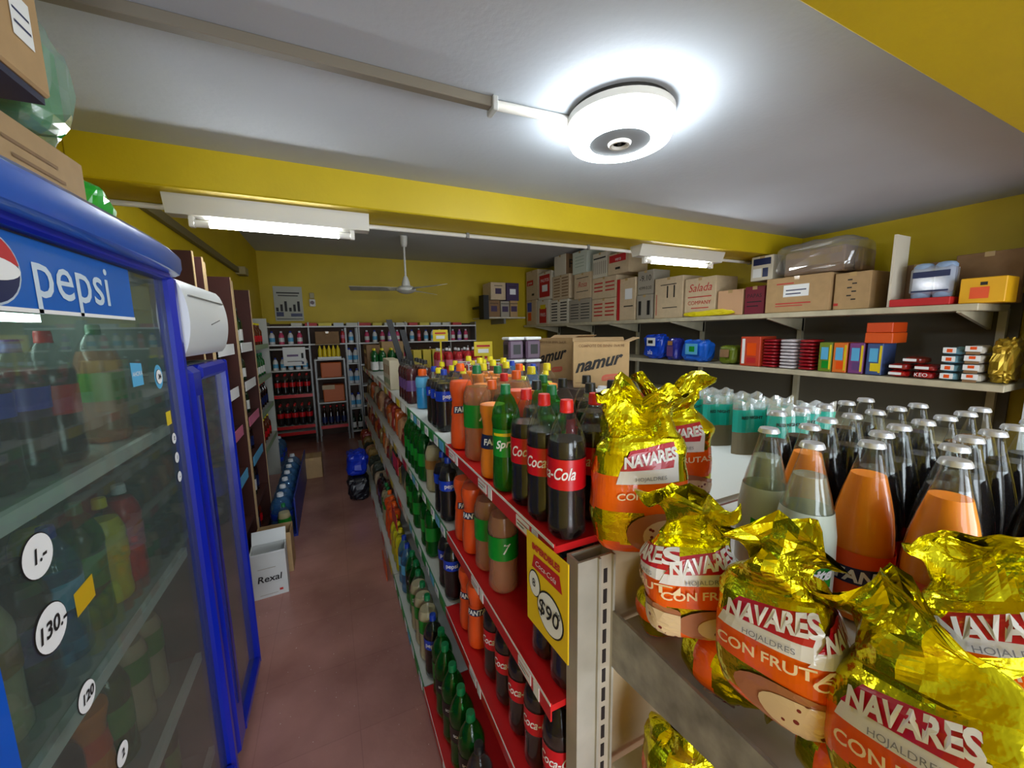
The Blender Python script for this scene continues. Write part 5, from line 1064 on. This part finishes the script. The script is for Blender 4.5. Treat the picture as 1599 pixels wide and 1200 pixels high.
for si, z in enumerate((.12, .5, .9)):
    for j in range(2): bottle(('wine', 'milk', 'milk')[si], .272 + j * .10, YR + .1, z, f'{("dark", "white", "white")[si]} bottle on the {("low", "middle", "high")[si]} shelf of the narrow wire rack', f'bottles on the narrow wire rack level {si}', n=12, name='plastic_bottle')
for j in range(2): bottle('milk', .272 + j * .10, YR + .1, 1.24, 'white jug bottle on top level of the narrow wire rack', 'white jugs on the narrow wire rack', n=14, name='plastic_bottle')
t = thing('far_wall_shelf', 'long white wall shelving of household goods across the far wall', 'shelf unit', (0, 0, 0))
for z in (1.84, 1.56): part('shelf', MB().box(-.86, 2.5, 6.88, 7.18, z - .02, z, PAPER), t)
for z in (1.2, .85, .5): part('shelf', MB().box(.45, 2.5, 6.88, 7.18, z - .02, z, PAPER), t)
part('back_panel', MB().box(-.86, 2.5, 7.18, 7.195, 0, 1.88, mat('brown_back', (70, 46, 30), .7)), t)
for x in (-.86, -.30, .44, 1.2, 2.0, 2.49): part('upright', MB().box(x, x + .02, 6.9, 7.18, 0, 1.9, GREY), t)
cyc = ['milk', 'pink', 'milk', 'pink', 'lilac', 'pink', 'lilac', 'milk', 'redf', 'milk']
for j in range(26):
    x = -.80 + j * .125; kd = cyc[j % 10]
    if -.32 < x < .16 or .40 < x < .50: continue
    bottle(kd, x, 6.97, 1.56, f'{ {"milk": "white", "pink": "pink", "lilac": "lilac", "redf": "red"}[kd]} household bottle on the upper far wall shelf', f'{kd} household bottles on the upper far shelf', n=12, name='household_bottle', s=.85 if kd != 'redf' else .75)
for j in range(16):
    x = .56 + j * .12; bottle(('redf', 'darkred', 'pink')[j % 3], x, 6.97, 1.2, f'{("red", "dark red", "pink")[j % 3]} bottle on the lower far wall shelf', f'{("red", "dark", "pink")[j % 3]} bottles on the lower far shelf', n=12, name='household_bottle', s=.85)
for j in range(14):
    x = -.45 + j * .20; w_ = .075 + .01 * (j % 3); c = ((206, 206, 196), (190, 60, 60), (216, 200, 80), (200, 206, 210))[j % 4]
    t = thing('flat_box', f'{("cream", "red", "yellow", "white")[j % 4]} flat box lying on the highest far wall shelf', 'box', (x, 7.02, 1.84), 0, f'{("cream", "red", "yellow", "white")[j % 4]} flat boxes on the highest far shelf'); part('box', MB().box(-w_, w_, -.1, .1, 0, .05, mat('flatbox%d' % (j % 4), c, .6), .003), t)
t = thing('poster', 'black and white printed poster hung high on the far yellow wall', 'poster', (-.55, 7.19, 2.2)); part('sheet', MB().box(-.20, .20, -.006, 0, -.27, .27, mat('poster_paper', (176, 178, 166), .6)), t)
pr = [('#', -.16, .16, .16, .18, INK), ('#', -.14, .14, .12, .135, INK)] + [('#', -.18 + k * .06, -.145 + k * .06, -.12, -.12 + .06 + .05 * ((k * 7) % 3), INK) for k in range(6)] + [('#', -.18, -.08, -.2, -.13, NAVY), ('#', .02, .18, -.2, -.15, NAVY), ('#', -.18, .18, -.245, -.235, INK)]
printed(t, plane((0, -.006, 0), (1, 0, 0), (0, 0, 1)), pr)
t = thing('alarm_bell', 'small round alarm sounder with dark centre on the far wall beside the poster', 'alarm', (-.21, 7.19, 2.26)); part('upper_box', MB().box(-.035, .035, -.04, 0, .03, .12, mat('alarm_cream', (170, 160, 120), .5), .008), t); part('body', MB().box(-.045, .045, -.05, 0, -.1, .02, WHITE, .012), t); part('dome', MB().tube((0, -.05, -.04), (0, -.07, -.04), .03, mat('dome_dark', (70, 20, 16), .3), 16), t, True)
t = thing('wall_speaker', 'black wedge-shaped loudspeaker hung in the far corner by the cartons', 'loudspeaker', (2.50, 6.55, 1.93)); part('cabinet', MB().prism([(0, -.1), (.1, -.1), (.14, .1), (-.02, .08)], .0, .42, BLACK), t); part('bracket', MB().box(.0, .06, .08, .5, .2, .24, BLACK), t)
# small white fixture high on the pillar side
t = thing('junction_box', 'white plastic meter box on the wall by the white pillar', 'electrical box', (3.719, .60, 1.93)); part('case', MB().box(-.05, 0, -.06, .06, 0, .16, WHITE, .006), t); part('window', MB().box(-.052, -.05, -.03, .03, .05, .11, BLACK), t)

# daylight added by area lamps in the unseen shop front openings
for nm, x, wd, z in (('daylight_fill', 0, 1.2, 1.05), ('daylight_fill', 2.3, 2.2, 1.5)):
    a = bpy.data.lights.new(nm, 'AREA'); a.shape = 'RECTANGLE'; a.size = wd; a.size_y = 2.0 if x == 0 else 1.15; a.energy = 42; a.color = (.85, .93, 1)
    o = bpy.data.objects.new(nm, a); COL.objects.link(o); o.location = (x, YB - .1, z); o.rotation_euler = (R2(90), 0, 0)
